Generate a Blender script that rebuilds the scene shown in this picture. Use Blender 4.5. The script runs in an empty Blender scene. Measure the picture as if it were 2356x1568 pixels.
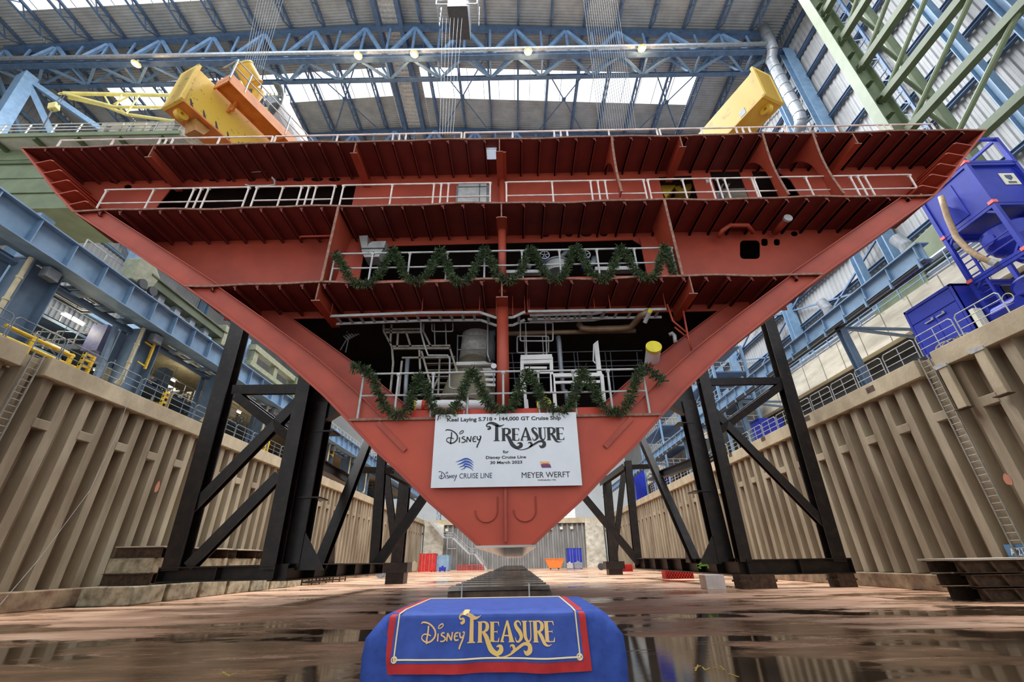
import bpy, bmesh, math, random
from mathutils import Vector, Matrix, Euler
random.seed(7)
S = bpy.context.scene
C = S.collection
# ---------------------------------------------------------------- camera
FPX = 982.0
PITCH, YAW, ROLL = math.radians(27.25), math.radians(-0.1), math.radians(-1.0)
EYE = Vector((0, 0, 1.65))
_cp, _sp, _cy, _sy, _cr, _sr = math.cos(PITCH), math.sin(PITCH), math.cos(YAW), math.sin(YAW), math.cos(ROLL), math.sin(ROLL)
_F = Vector((_sy*_cp, _cy*_cp, _sp)); _R = Vector((_cy, -_sy, 0)); _U = _R.cross(_F)
_R2 = _R*_cr + _U*_sr; _U2 = _U*_cr - _R*_sr
cam_d = bpy.data.cameras.new('camera'); cam = bpy.data.objects.new('camera', cam_d); C.objects.link(cam)
cam_d.sensor_width = 36; cam_d.lens = 36*FPX/2356.0; cam_d.clip_start = .05; cam_d.clip_end = 600
M = Matrix.Identity(4)
for i in range(3):
    M[i][0] = _R2[i]; M[i][1] = _U2[i]; M[i][2] = -_F[i]; M[i][3] = EYE[i]
cam.matrix_world = M
S.camera = cam
# ---------------------------------------------------------------- world, lights, exposure
S.view_settings.view_transform = 'Standard'; S.view_settings.look = 'None'
S.view_settings.exposure = 0.14; S.view_settings.gamma = 1.0; S.view_settings.use_curve_mapping = False
W = bpy.data.worlds.new('overcast'); S.world = W; W.use_nodes = True
bg = W.node_tree.nodes['Background']; bg.inputs[0].default_value = (0.88, 0.94, 1.0, 1); bg.inputs[1].default_value = 1.3
S.cycles.max_bounces = 6; S.cycles.diffuse_bounces = 4; S.cycles.glossy_bounces = 3
S.cycles.use_denoising = True
def area(name, loc, size, power, col, rot=(0, 0, 0)):
    l = bpy.data.lights.new(name, 'AREA'); l.shape = 'RECTANGLE'; l.size, l.size_y = size; l.energy = power; l.color = col
    o = bpy.data.objects.new(name, l); o.location = loc; o.rotation_euler = rot; C.objects.link(o); return o
# daylight falling through the two roof light bands
area('roof_light_band_far', (3, 48.5, 72.0), (60, 5), 60000, (0.92, 0.96, 1.0))
area('roof_light_band_near', (-10, 26, 72.0), (80, 8), 60000, (0.92, 0.96, 1.0))
area('added_fill_back', (0, 85, 72.0), (80, 10), 70000, (0.92, 0.96, 1.0))  # added fill for the back of the hall, no roof light above it

# ---------------------------------------------------------------- helpers
def ray(px, py): return _F + _R2*((px-1178)/FPX) + _U2*((784-py)/FPX)
def PY(px, py, Y): v = ray(px, py); return EYE + v*(Y/v.y)
def PX(px, py, X): v = ray(px, py); return EYE + v*(X/v.x)
def PZ(px, py, Z): v = ray(px, py); return EYE + v*((Z-1.65)/v.z)

def lin(c): return tuple(((x/255)/12.92 if x/255 <= .04045 else ((x/255+.055)/1.055)**2.4) for x in c)
MATS = {}
def mat(name, rgb, rough=.6, metal=0.0, var=.12, scale=3.0, bump=.0, rgb2=None, stretch=(1, 1, 1), emit=None, thr=(.35, .65), spec=.5, detail=6, bscale=None):
    if name in MATS: return MATS[name]
    m = bpy.data.materials.new(name); m.use_nodes = True; nt = m.node_tree; N = nt.nodes; L = nt.links
    b = N['Principled BSDF']; b.inputs['Roughness'].default_value = rough; b.inputs['Metallic'].default_value = metal
    b.inputs['Specular IOR Level'].default_value = spec
    c1 = lin(rgb)
    if rgb2 is None: c2 = tuple(min(1, x*(1-var*2)) for x in c1); c1 = tuple(min(1, x*(1+var)) for x in c1)
    else: c2 = lin(rgb2)
    tc = N.new('ShaderNodeTexCoord'); mp = N.new('ShaderNodeMapping'); mp.inputs['Scale'].default_value = stretch
    no = N.new('ShaderNodeTexNoise'); no.inputs['Scale'].default_value = scale; no.inputs['Detail'].default_value = detail; no.inputs['Roughness'].default_value = .6
    cr = N.new('ShaderNodeValToRGB'); cr.color_ramp.elements[0].position = thr[0]; cr.color_ramp.elements[1].position = thr[1]
    cr.color_ramp.elements[0].color = (*c2, 1); cr.color_ramp.elements[1].color = (*c1, 1)
    L.new(tc.outputs['Object'], mp.inputs['Vector']); L.new(mp.outputs[0], no.inputs['Vector'])
    L.new(no.outputs['Fac'], cr.inputs[0]); L.new(cr.outputs[0], b.inputs['Base Color'])
    if bump:
        bp = N.new('ShaderNodeBump'); bp.inputs['Strength'].default_value = bump; bp.inputs['Distance'].default_value = .05
        if bscale:
            n2 = N.new('ShaderNodeTexNoise'); n2.inputs['Scale'].default_value = bscale; n2.inputs['Detail'].default_value = 4
            L.new(mp.outputs[0], n2.inputs['Vector']); L.new(n2.outputs['Fac'], bp.inputs['Height'])
        else: L.new(no.outputs['Fac'], bp.inputs['Height'])
        L.new(bp.outputs[0], b.inputs['Normal'])
    if emit:
        b.inputs['Emission Color'].default_value = (*lin(emit[0]), 1); b.inputs['Emission Strength'].default_value = emit[1]
    MATS[name] = m; return m

class MB:
    """collects shapes; build() links them as one mesh object"""
    def __init__(s): s.v = []; s.f = []
    def add(s, vs, fs):
        n = len(s.v); s.v += [tuple(x) for x in vs]; s.f += [tuple(i+n for i in f) for f in fs]; return s
    def box(s, a, b):
        x0, y0, z0 = a; x1, y1, z1 = b
        return s.add([(x0,y0,z0),(x1,y0,z0),(x1,y1,z0),(x0,y1,z0),(x0,y0,z1),(x1,y0,z1),(x1,y1,z1),(x0,y1,z1)],
                     [(0,3,2,1),(4,5,6,7),(0,1,5,4),(1,2,6,5),(2,3,7,6),(3,0,4,7)])
    def obox(s, c, u, v, w):           # centre and three half-axis vectors
        c = Vector(c); u = Vector(u); v = Vector(v); w = Vector(w)
        P = [c-u-v-w, c+u-v-w, c+u+v-w, c-u+v-w, c-u-v+w, c+u-v+w, c+u+v+w, c-u+v+w]
        return s.add(P, [(0,3,2,1),(4,5,6,7),(0,1,5,4),(1,2,6,5),(2,3,7,6),(3,0,4,7)])
    def frame(s, a, b, up=(0, 0, 1)):
        a = Vector(a); b = Vector(b); d = (b-a).normalized(); up = Vector(up)
        if abs(d.dot(up)) > .98: up = Vector((1, 0, 0)) if abs(d.x) < .9 else Vector((0, 1, 0))
        side = d.cross(up).normalized(); up2 = side.cross(d).normalized()
        return a, b, d, side, up2
    def bar(s, a, b, w, h=None, up=(0, 0, 1)):
        h = h or w; a, b, d, sd, u = s.frame(a, b, up)
        return s.obox((a+b)/2, (b-a)/2, sd*(w/2), u*(h/2))
    def ibeam(s, a, b, w, h, t=.03, up=(0, 0, 1)):
        a, b, d, sd, u = s.frame(a, b, up); c = (a+b)/2; l = (b-a)/2
        s.obox(c+u*(h/2-t/2), l, sd*(w/2), u*(t/2)); s.obox(c-u*(h/2-t/2), l, sd*(w/2), u*(t/2))
        return s.obox(c, l, sd*(t/2), u*(h/2-t))
    def tube(s, pts, r, n=8, closed=False, caps=True):
        pts = [Vector(p) for p in pts]; m = len(pts); rings = []
        prev = None
        for i, p in enumerate(pts):
            if closed: d = (pts[(i+1) % m]-pts[i-1])
            elif i == 0: d = pts[1]-p
            elif i == m-1: d = p-pts[-2]
            else: d = (pts[i+1]-p).normalized()+(p-pts[i-1]).normalized()
            if d.length < 1e-9: d = Vector((0, 0, 1))
            d.normalize()
            if prev is None:
                up = Vector((0, 0, 1)) if abs(d.z) < .9 else Vector((1, 0, 0))
                a = d.cross(up).normalized()
            else:
                a = prev - d*prev.dot(d)
                a = a.normalized() if a.length > 1e-6 else d.orthogonal().normalized()
            prev = a; b = d.cross(a)
            rr = r[i] if isinstance(r, (list, tuple)) else r
            rings.append([p + (a*math.cos(t)+b*math.sin(t))*rr for t in [2*math.pi*k/n for k in range(n)]])
        vs = [q for R in rings for q in R]; fs = []
        for i in range(m if closed else m-1):
            j = (i+1) % m
            for k in range(n): fs.append((i*n+k, i*n+(k+1) % n, j*n+(k+1) % n, j*n+k))
        if not closed and caps: fs += [tuple(reversed(range(n))), tuple((m-1)*n+k for k in range(n))]
        return s.add(vs, fs)
    def prism(s, poly, d):             # planar polygon (3D points) swept by vector d
        poly = [Vector(p) for p in poly]; d = Vector(d); n = len(poly)
        return s.add(poly+[p+d for p in poly], [tuple(reversed(range(n))), tuple(range(n, 2*n))]+[(i, (i+1) % n, n+(i+1) % n, n+i) for i in range(n)])
    def strip(s, A, B):                # ruled sheet between two point rows
        n = len(A); return s.add(list(A)+list(B), [(i, i+1, n+i+1, n+i) for i in range(n-1)])
    def slab(s, A, B, d):              # thick ruled sheet
        d = Vector(d)
        for i in range(len(A)-1):
            s.prism([A[i], A[i+1], B[i+1], B[i]], d)
        return s
    def build(s, name, m, parent=None, smooth=False, bevel=0, loc=None):
        me = bpy.data.meshes.new(name); me.from_pydata(s.v, [], s.f); me.update()
        bm = bmesh.new(); bm.from_mesh(me); bmesh.ops.recalc_face_normals(bm, faces=bm.faces); bm.to_mesh(me); bm.free()
        o = bpy.data.objects.new(name, me); C.objects.link(o); me.materials.append(m)
        if smooth:
            for p in me.polygons: p.use_smooth = True
        if bevel:
            b = o.modifiers.new('bevel', 'BEVEL'); b.width = bevel; b.segments = 2; b.limit_method = 'ANGLE'
        if parent is not None:
            o.parent = parent
            o.matrix_parent_inverse = parent.matrix_world.inverted() if False else Matrix.Translation(-parent.location)
        return o
def tag(o, label, cat, group=None, kind=None):
    o['label'] = label; o['category'] = cat
    if group: o['group'] = group
    if kind: o['kind'] = kind
    return o
def thing(name, loc, label, cat, group=None):
    e = bpy.data.objects.new(name, None); e.empty_display_size = .2; e.location = Vector(loc); C.objects.link(e)
    return tag(e, label, cat, group)
def struct(o): o['kind'] = 'structure'; return o
ORD = ['first', 'second', 'third', 'fourth', 'fifth', 'sixth', 'seventh', 'eighth', 'ninth', 'tenth']
def nth(i):
    if i < 10: return ORD[i]
    k = i+1; return '%d%s' % (k, 'th' if 10 <= k % 100 <= 20 else {1: 'st', 2: 'nd', 3: 'rd'}.get(k % 10, 'th'))
def copy_tree(o, delta, parent=None):
    c = o.copy(); C.objects.link(c)
    if parent is None: c.location = o.location + Vector(delta)
    else: c.parent = parent
    for ch in list(o.children): copy_tree(ch, delta, c)
    return c
def lerp(a, b, t): return a+(b-a)*t

# ---------------------------------------------------------------- materials
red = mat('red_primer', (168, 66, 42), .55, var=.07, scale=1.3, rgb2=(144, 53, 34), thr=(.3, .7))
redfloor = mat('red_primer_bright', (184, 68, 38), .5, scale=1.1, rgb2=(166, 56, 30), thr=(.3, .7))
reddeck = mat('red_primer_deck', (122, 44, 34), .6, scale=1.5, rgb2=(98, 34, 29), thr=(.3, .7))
orangered = mat('orange_red_coaming', (212, 72, 40), .5, scale=2, rgb2=(190, 56, 32))
rawedge = mat('cut_steel_edge', (150, 110, 92), .7, scale=9, rgb2=(112, 74, 58))
concrete = mat('quay_concrete', (180, 164, 136), .85, scale=.7, rgb2=(154, 138, 112), bump=.25, bscale=9, stretch=(1, 1, .6))
pile = mat('sheet_pile_concrete_grey', (162, 148, 124), .7, scale=.55, rgb2=(118, 102, 80), bump=.2, bscale=6, stretch=(1, 1, .25))
kerbm = mat('stained_kerb_concrete', (150, 128, 100), .8, scale=1.4, rgb2=(104, 78, 56), bump=.3)
palecon = mat('weathered_pale_concrete', (206, 198, 180), .85, scale=.8, rgb2=(160, 152, 136), stretch=(1, .3, 1.5), bump=.1)
blue = mat("light_blue_steel", (120, 148, 174), .5, scale=1.2, rgb2=(102, 130, 158))
bluedk = mat('dusty_blue_steel', (84, 108, 138), .55, scale=1.2, rgb2=(68, 90, 118))
bluegrey = mat('blue_grey_steel', (104, 124, 146), .5, scale=1.2, rgb2=(84, 104, 126))
roofm = mat('roof_sheeting', (176, 178, 178), .5, .1, scale=.4, rgb2=(150, 152, 152))
clad = mat('wall_cladding', (140, 141, 142), .55, 0, scale=.3, rgb2=(122, 123, 124))
green = mat('sage_green_steel', (112, 124, 94), .5, scale=.8, rgb2=(96, 108, 80))
greendk = mat('moss_green_steel', (84, 96, 66), .55, scale=.8, rgb2=(70, 82, 54))
yellow = mat('worn_yellow_paint', (216, 176, 62), .5, scale=1.6, rgb2=(196, 152, 46))
yellowscr = mat('scratched_yellow_paint', (218, 180, 66), .5, scale=5.5, rgb2=(104, 82, 34), thr=(.33, .38), detail=9)
orange = mat('orange_paint', (216, 130, 50), .5, scale=2, rgb2=(190, 108, 40))
cream = mat('cream_yellow_paint', (222, 208, 128), .5, scale=2, rgb2=(200, 186, 108))
cblue = mat('container_blue', (36, 52, 168), .4, scale=.9, rgb2=(28, 42, 144), bump=.03)
black = mat('black_rusty_steel', (58, 46, 36), .38, .2, scale=2.2, rgb2=(32, 29, 28), thr=(.45, .75))
rust = mat('rusty_steel', (92, 72, 54), .7, .2, scale=5, rgb2=(58, 42, 34), bump=.2)
galv = mat('galvanised_pipe', (184, 184, 182), .45, .2, scale=4, rgb2=(156, 156, 154))
railm = mat('white_grey_tube', (226, 216, 208), .45, .1, scale=3, rgb2=(200, 178, 168))
grey = mat('grey_steel', (138, 144, 150), .45, .3, scale=3)
white = mat('white_paint', (232, 232, 230), .5, scale=2, rgb2=(214, 214, 212))
dark = mat('interior_shade_steel', (62, 46, 44), .8, scale=2, rgb2=(40, 32, 32))  # shade of the hull interior put into the colour
darkgrey = mat('dark_grey', (60, 62, 66), .6, scale=2)
ropem = mat('steel_rope', (96, 100, 108), .7, 0, scale=9)
beige = mat('beige_pipe', (190, 178, 146), .5, scale=2)
# ================================================================ the setting: dock floor, quay walls, hall shell
XL, XR, YF = -22.5, 21.4, 112.0
ZC = 10.75           # top of the quay copings
# wet dock floor
fm = bpy.data.materials.new('wet_dock_floor'); fm.use_nodes = True
nt = fm.node_tree; N = nt.nodes; L = nt.links; b = N['Principled BSDF']
tc = N.new('ShaderNodeTexCoord')
def nz(scale, det, st=(1, 1, 1), rough=.6, loc=(0, 0, 0)):
    mp = N.new('ShaderNodeMapping'); mp.inputs['Scale'].default_value = st; mp.inputs['Location'].default_value = loc
    n = N.new('ShaderNodeTexNoise'); n.inputs['Scale'].default_value = scale; n.inputs['Detail'].default_value = det; n.inputs['Roughness'].default_value = rough
    L.new(tc.outputs['Object'], mp.inputs['Vector']); L.new(mp.outputs[0], n.inputs['Vector']); return n.outputs['Fac']
def ramp(src, els):
    r = N.new('ShaderNodeValToRGB'); e = r.color_ramp.elements
    while len(e) < len(els): e.new(.5)
    for k, (p, c) in enumerate(els): e[k].position = p; e[k].color = (*c, 1)
    L.new(src, r.inputs[0]); return r.outputs[0]
def math2(op, a, b_):
    n = N.new('ShaderNodeMath'); n.operation = op
    for i, q in enumerate((a, b_)):
        if isinstance(q, (int, float)): n.inputs[i].default_value = q
        else: L.new(q, n.inputs[i])
    return n.outputs[0]
def mixc(f, a, b_):
    n = N.new('ShaderNodeMix'); n.data_type = 'RGBA'; L.new(f, n.inputs[0]); L.new(a, n.inputs[6]); L.new(b_, n.inputs[7]); return n.outputs[2]
g = N.new('ShaderNodeSeparateXYZ'); L.new(tc.outputs['Object'], g.inputs[0])
near = N.new('ShaderNodeMapRange'); near.inputs[1].default_value = 7; near.inputs[2].default_value = 17; near.inputs[3].default_value = .10; near.inputs[4].default_value = -.03
L.new(g.outputs['Y'], near.inputs[0])
dry = ramp(nz(.8, 9, (.35, 1.2, 1), .7), [(.3, lin((150, 108, 82))), (.5, lin((192, 148, 118))), (.7, lin((222, 190, 160)))])
damp = ramp(nz(1.5, 9, (.4, 1.2, 1), .7), [(.32, lin((86, 66, 48))), (.55, lin((140, 106, 80))), (.72, lin((172, 136, 108)))])
wat = ramp(nz(.9, 6, (.4, 1, 1)), [(.3, lin((50, 40, 30))), (.7, lin((84, 66, 50)))])
m_damp = ramp(math2('ADD', nz(.42, 10, (.3, 1.1, 1), .68, (3, 5, 0)), near.outputs[0]), [(.47, (0, 0, 0)), (.55, (1, 1, 1))])
m_pud = ramp(math2('ADD', nz(.3, 9, (.45, 1, 1), .6, (11, 2, 0)), near.outputs[0]), [(.53, (0, 0, 0)), (.57, (1, 1, 1))])
col = mixc(m_pud, mixc(m_damp, dry, damp), wat)
L.new(col, b.inputs['Base Color'])
r1 = N.new('ShaderNodeMapRange'); r1.inputs[3].default_value = .5; r1.inputs[4].default_value = .13; L.new(m_damp, r1.inputs[0])
r2 = N.new('ShaderNodeMix'); L.new(m_pud, r2.inputs[0]); L.new(r1.outputs[0], r2.inputs[2]); r2.inputs[3].default_value = .03; L.new(r2.outputs[0], b.inputs['Roughness'])
bp = N.new('ShaderNodeBump'); bp.inputs['Distance'].default_value = .03
bs = N.new('ShaderNodeMapRange'); bs.inputs[3].default_value = .45; bs.inputs[4].default_value = .04; L.new(m_pud, bs.inputs[0]); L.new(bs.outputs[0], bp.inputs['Strength'])
L.new(nz(2.2, 8, (.4, 1.4, 1), .7), bp.inputs['Height']); L.new(bp.outputs[0], b.inputs['Normal'])
m = MB(); m.box((-24, -10, -.5), (23, YF+2, 0)); struct(m.build('floor', fm))

# sheet pile walls
def pile_profile(x0, s, y0, y1, per):
    pts = []; y = y0
    while y < y1:
        pts += [(x0, y), (x0, y+per*.40), (x0-s*.52, y+per*.50), (x0-s*.52, y+per*.68), (x0-s*.47, y+per*.70), (x0-s*.52, y+per*.72), (x0-s*.52, y+per*.90)]
        y += per
    return pts
def pile_wall(name, x0, s, y0, y1, per, phase):
    pr = pile_profile(x0, s, y0+phase, y1, per); m = MB()
    m.strip([(x, y, .75) for x, y in pr], [(x, y, ZC-.8) for x, y in pr])
    m.box((x0-s*.55 if s > 0 else x0+.55, y0, 0), (x0-s*.8 if s > 0 else x0+.8, y1, ZC-.2))
    w = struct(m.build(name, pile))
    return w
wl = pile_wall('wall_left', XL, 1, -2, YF, 1.155, .05)
wr = pile_wall('wall_right', XR, -1, -2, YF, 1.195, .55)
# coping beams (with the ladder notches), kerbs, struts: parts of the quay walls
def coping(x0, s, gap, par):
    for (a, b_) in ((-2, gap[0]), (gap[1], YF)):
        m = MB(); xa, xb = sorted((x0+s*.22, x0-s*1.4)); m.box((xa, a, ZC-.92), (xb, b_, ZC)); m.build('coping', concrete, par, bevel=.03)
    m = MB(); xa, xb = sorted((x0-s*.42, x0-s*1.4)); m.box((xa, gap[0], ZC-.95), (xb, gap[1], ZC-.05)); m.build('coping', concrete, par)
coping(XL, 1, (17.45, 18.55), wl); coping(XR, -1, (19.8, 20.75), wr)
m = MB(); m.box((XL-.6, -2, 0), (XL+.75, YF, .78)); m.build('kerb', kerbm, wl, bevel=.04)
m = MB(); m.box((XR-.75, -2, 0), (XR+.6, YF, .72)); m.build('kerb', kerbm, wr, bevel=.04)
for (x0, s, per, ph, par, st) in ((XL, 1, 1.155, .05, wl, 18.6), (XR, -1, 1.195, .55, wr, 20.9)):
    m = MB(); y = -2+ph; k = 0
    while y < YF:
        if k % 2 == 0 and y > 1:
            xa, xb = sorted((x0+s*.03, x0-s*.42)); m.box((xa, y+per*.36, 7.55), (xb, y+per*1.04, 8.0))
        y += per; k += 1
    o = m.build('strut', pile, par, bevel=.03); o['label'] = 'short concrete struts between the piles'
# far quay wall with corner columns
m = MB(); pr = []; x = XL+1
while x < XR-1: pr += [(x, YF), (x+.5, YF), (x+.62, YF+.4), (x+1.1, YF+.4)]; x += 1.2
darkpile = mat('grey_sheet_piles', (134, 132, 128), .6, scale=.5, rgb2=(104, 102, 98), stretch=(1, 1, .3))
m.strip([(x, y, 0) for x, y in pr], [(x, y, 10) for x, y in pr]); m.box((XL, YF+.5, 0), (XR, YF+1, 10.6))
wf = struct(m.build('wall_far', darkpile))
m = MB(); m.box((XL, YF-.3, 9.6), (XR, YF+1.5, ZC)); m.build('coping', concrete, wf)
for xa, xb in ((XL+.6, XL+5.2), (XR-5.2, XR-.6)):
    m = MB(); m.prism([(xa, YF-1, 0), (xb, YF-1, 0), (xb, YF-1, 9.6 if xa < 0 else 9.4), (xa+(.4 if xa > 0 else 0), YF-1, 10.6)], (0, 1, 0)); m.build('corner_column', palecon, wf)
m = MB()
for x in [-17, -8, -6, 8, 10.5, 13]: m.box((x, YF-.3, 8.2), (x+.7, YF, 8.8))
m.build('bumper', palecon, wf)
# quay decks either side, at coping level
m = MB(); m.box((-80, -2, ZC-.6), (XL-1.2, YF+60, ZC-.1)); struct(m.build('floor', concrete))
m = MB(); m.box((XR+1.2, -2, ZC-.6), (43, YF+60, ZC-.1)); struct(m.build('floor', concrete))
m = MB(); m.box((XL-2, YF+1.2, ZC-.6), (XR+2, YF+60, ZC-.1)); struct(m.build('floor', concrete))

# ---- hall shell: corrugated roof and walls
def roofz(x): return 79.8-.075*abs(x+19)
HL, HR = -81.0, 43.5
YR0, YR1 = 20.0, 170.0
sky = [(-15.7, 32.8, 44.8, 50.4), (-45.5, -21.6, 44.8, 50.0), (-70, -49, 44.8, 49.6), (-73, -34, 26, 33.4)]
def corr_roof(x0, x1, y0, y1, m, per=.42, d=.10):
    n = int((y1-y0)/per); A = []; B = []
    for i in range(n+1):
        y = y0+i*per
        for yy, dz in ((y, 0), (y+per*.35, 0), (y+per*.5, d), (y+per*.85, d)):
            A.append((x0, min(yy, y1), roofz(x0)+dz)); B.append((x1, min(yy, y1), roofz(x1)+dz))
    m.strip(A, B)
m = MB(); xs = [HL, -73, -70, -49, -45.5, -34, -21.6, -20.2, -17.4, -15.7, 32.8, HR]
for i in range(len(xs)-1):
    xa, xb = xs[i], xs[i+1]; xm = (xa+xb)/2
    if -20.2 < xm < -17.4: continue
    y = YR0
    for (sa, sb, ya, yb) in sorted(sky, key=lambda q: q[2]):
        if sa <= xm <= sb: corr_roof(xa, xb, y, ya, m); y = yb
    corr_roof(xa, xb, y, 100 if xm > -100 else YR1, m)
ce = struct(m.build('ceiling', roofm))
m = MB(); corr_roof(-20.3, -17.3, YR0, 100, m, .8, .3); m.build('ridge_sheeting', mat('bright_ridge_sheet', (214, 214, 212), .4, .1), ce)
m = MB(); m.box((HL, 100, 80), (HR, 175, 80.4)); struct(m.build('ceiling', roofm))
glow = mat('translucent_roof_light', (240, 244, 248), .6, var=.0, emit=((244, 248, 255), 1.15))
for i, (xa, xb, ya, yb) in enumerate(sky):
    m = MB(); za, zb = roofz(xa)+.15, roofz(xb)+.15
    m.prism([(xa, ya, za), (xb, ya, zb), (xb, yb, zb), (xa, yb, za)], (0, 0, .08)); o = struct(m.build('window_%d' % (i+1), glow))
    m = MB(); x = xa+2.8
    while x < xb-1: m.box((x, ya, roofz(x)+.02), (x+.07, yb, roofz(x)+.12)); x += 2.8
    m.build('glazing_bar', grey, o)
# roof and right wall cladding
m = MB(); A = []; B = []
y = 2.0
while y < 110:
    for yy, dx in ((y, 0), (y+.25, 0), (y+.36, .1), (y+.61, .1)): A.append((HR+dx, yy, ZC-.1)); B.append((HR+dx, yy, roofz(HR)+.3))
    y += .72
m.strip(A, B); rw = struct(m.build('wall_right', clad))
m = MB(); m.box((HR, 110, 0), (HR+.3, 172, 78)); struct(m.build('wall_right', clad))
m = MB()
for z in [16, 20, 24, 28, 32, 36, 40.5, 45, 49.5, 54, 58.5, 63, 67.5, 72, 75]:
    m.ibeam((HR-.35, 3, z), (HR-.35, 110, z), .45, .42, .04)
m.build('wall_girt', bluedk, rw)
cols = MB()
for y in (38-18.5, 38, 56.5, 75, 93.5):
    cols.ibeam((HR-1.1, y, ZC), (HR-1.1, y, 70), 1.5, .9, .08, up=(0, 1, 0)); cols.ibeam((HR-2.6, y+3, ZC), (HR-2.6, y+3, 70), .9, .7, .06, up=(0, 1, 0))
cols.build('wall_column', blue, rw)
m = MB()
for y0 in (38, 56.5, 75):
    for z in range(14, 70, 7): m.bar((HR-.7, y0, z), (HR-.7, y0+18.5, z+7), .22); m.bar((HR-.7, y0+18.5, z), (HR-.7, y0, z+7), .22)
m.build('wall_bracing', bluedk, rw)
m = MB(); A = []; B = []; y = 2.0
while y < 110:
    for yy, dx in ((y, 0), (y+.3, 0), (y+.45, -.12), (y+.75, -.12)): A.append((HL+dx, yy, ZC-.1)); B.append((HL+dx, yy, roofz(HL)+.3))
    y += .9
m.strip(A, B); lw = struct(m.build('wall_left', clad))
m = MB(); m.box((HL-.3, 110, 0), (HL, 172, 78)); struct(m.build('wall_left', clad))
m = MB()
for z in range(14, 76, 5): m.ibeam((HL+.4, 3, z), (HL+.4, 110, z), .45, .45, .04)
for y in (19.5, 38, 56.5, 75, 93.5): m.ibeam((HL+1.2, y, ZC), (HL+1.2, y, 70), 1.8, 1.2, .1, up=(0, 1, 0))
for y0 in (19.5, 38, 56.5):
    for z in (20, 38, 56): m.bar((HL+.9, y0, z), (HL+.9, y0+18.5, z+16), .5); m.bar((HL+.9, y0+18.5, z), (HL+.9, y0, z+16), .5)
m.build('wall_girt', blue, lw)
# hall end wall far behind
m = MB(); m.box((HL, 172, 0), (HR, 172.5, 80.5)); struct(m.build('wall_far', mat('pale_end_wall', (214, 216, 218), .6, var=.03, scale=.2)))

# ---- roof trusses
def truss(y, n, lab, main=True):
    t = thing('roof_truss', (-19, y, 69), lab, 'roof truss', 'box trusses spanning the hall roof')
    zb = 70.0
    xs = [HL+2+i*(HR-HL-4)/n for i in range(n+1)]
    for yy, w, h in ((y, .8, .5), (y+3.2, .6, .45)):
        m = MB(); m.ibeam((HL+.5, yy, zb), (HR-1, yy, zb), w, h, .1); m.build('bottom_chord', bluedk, t)
        m = MB()
        for i in range(n): m.bar((xs[i], yy, roofz(xs[i])-1.0), (xs[i+1], yy, roofz(xs[i+1])-1.0), .8, .8)
        m.build('top_chord', bluedk, t)
    m = MB()
    for i in range(n):
        x0, x1 = xs[i], xs[i+1]; z0, z1 = roofz(x0)-1, roofz(x1)-1; xm = (x0+x1)/2; zm = roofz(xm)-1
        m.tube([(x0, y, z0), (xm, y, zb+.3)], .36, 6); m.tube([(xm, y, zb+.3), (x1, y, z1)], .36, 6)
        m.tube([(x0, y, z0), (x0, y, zb+.3)], .22, 6); m.tube([(xm, y, zm), (xm, y, zb+.3)], .2, 6)
    m.build('diagonal', mat('light_blue_tubes', (132, 166, 204), .4, .1, scale=1), t)
    m = MB()
    for i in range(n):
        x0, x1 = xs[i], xs[i+1]; xm = (x0+x1)/2
        m.bar((x0, y, zb), (xm, y+3.2, zb), .34); m.bar((xm, y+3.2, zb), (x1, y, zb), .34); m.bar((xm, y, zb), (xm, y+3.2, zb), .24)
        z0 = roofz(x0)-1; m.bar((x0, y+3.2, z0), (xm, y+3.2, zb), .3); m.bar((xm, y+3.2, zb), (x1, y+3.2, roofz(x1)-1), .3)
    m.build('lacing', blue, t)
    return t
truss(38, 15, 'long blue box truss across the hall carrying the orange lamps')
truss(56.5, 15, 'blue box truss behind the roof light band, lower in view')
truss(75, 15, 'blue box truss furthest back, mostly hidden behind the ship section')
# walkway pipe on the near bottom chord
m = MB(); m.tube([(HL+3, 37.3, 70.6), (HR-3, 37.3, 70.6)], .35, 8)
tag(m.build('service_pipe', grey), 'long grey service pipe running along the near roof truss chord', 'pipe')
# purlin trusses running along the hall
def purlin(x, lab):
    m = MB()
    for (y0, y1) in ((19.5, 38), (38, 56.5), (56.5, 75), (75, 93.5)):
        zt = roofz(x)-.35; zb = zt-1.75
        m.bar((x, y0, zt), (x, y1, zt), .3, .4); m.bar((x, y0+2.2, zb), (x, y1-2.2, zb), .2, .26)
        n = 6; st = (y1-y0-4.4)/n
        m.bar((x, y0+.1, zt), (x, y0+2.2, zb), .14); m.bar((x, y1-.1, zt), (x, y1-2.2, zb), .14)
        for i in range(n):
            a = y0+2.2+i*st; m.bar((x, a, zb), (x, a+st/2, zt), .13); m.bar((x, a+st/2, zt), (x, a+st, zb), .13)
    tag(m.build('roof_purlin', bluedk), lab, 'roof purlin', 'lattice purlins under the roof sheeting')
X0 = -19-5.2*12; k = 0
for i in range(25):
    x = X0+5.2*i
    if x < HL+1 or x > HR-1: continue
    if i == 12: continue
    purlin(x, 'blue lattice purlin under the roof, %s %s of the bright ridge strip' % (nth(abs(i-12)-1), 'left' if i < 12 else 'right')); k += 1
for x, s in ((-20.6, 'left'), (-17.0, 'right')):
    m = MB(); m.bar((x, 19.5, roofz(x)-.9), (x, 100, roofz(x)-.9), .7, 1.5)
    tag(m.build('ridge_beam', bluedk), 'solid blue beam along the %s edge of the bright ridge strip' % s, 'roof beam')
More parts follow.
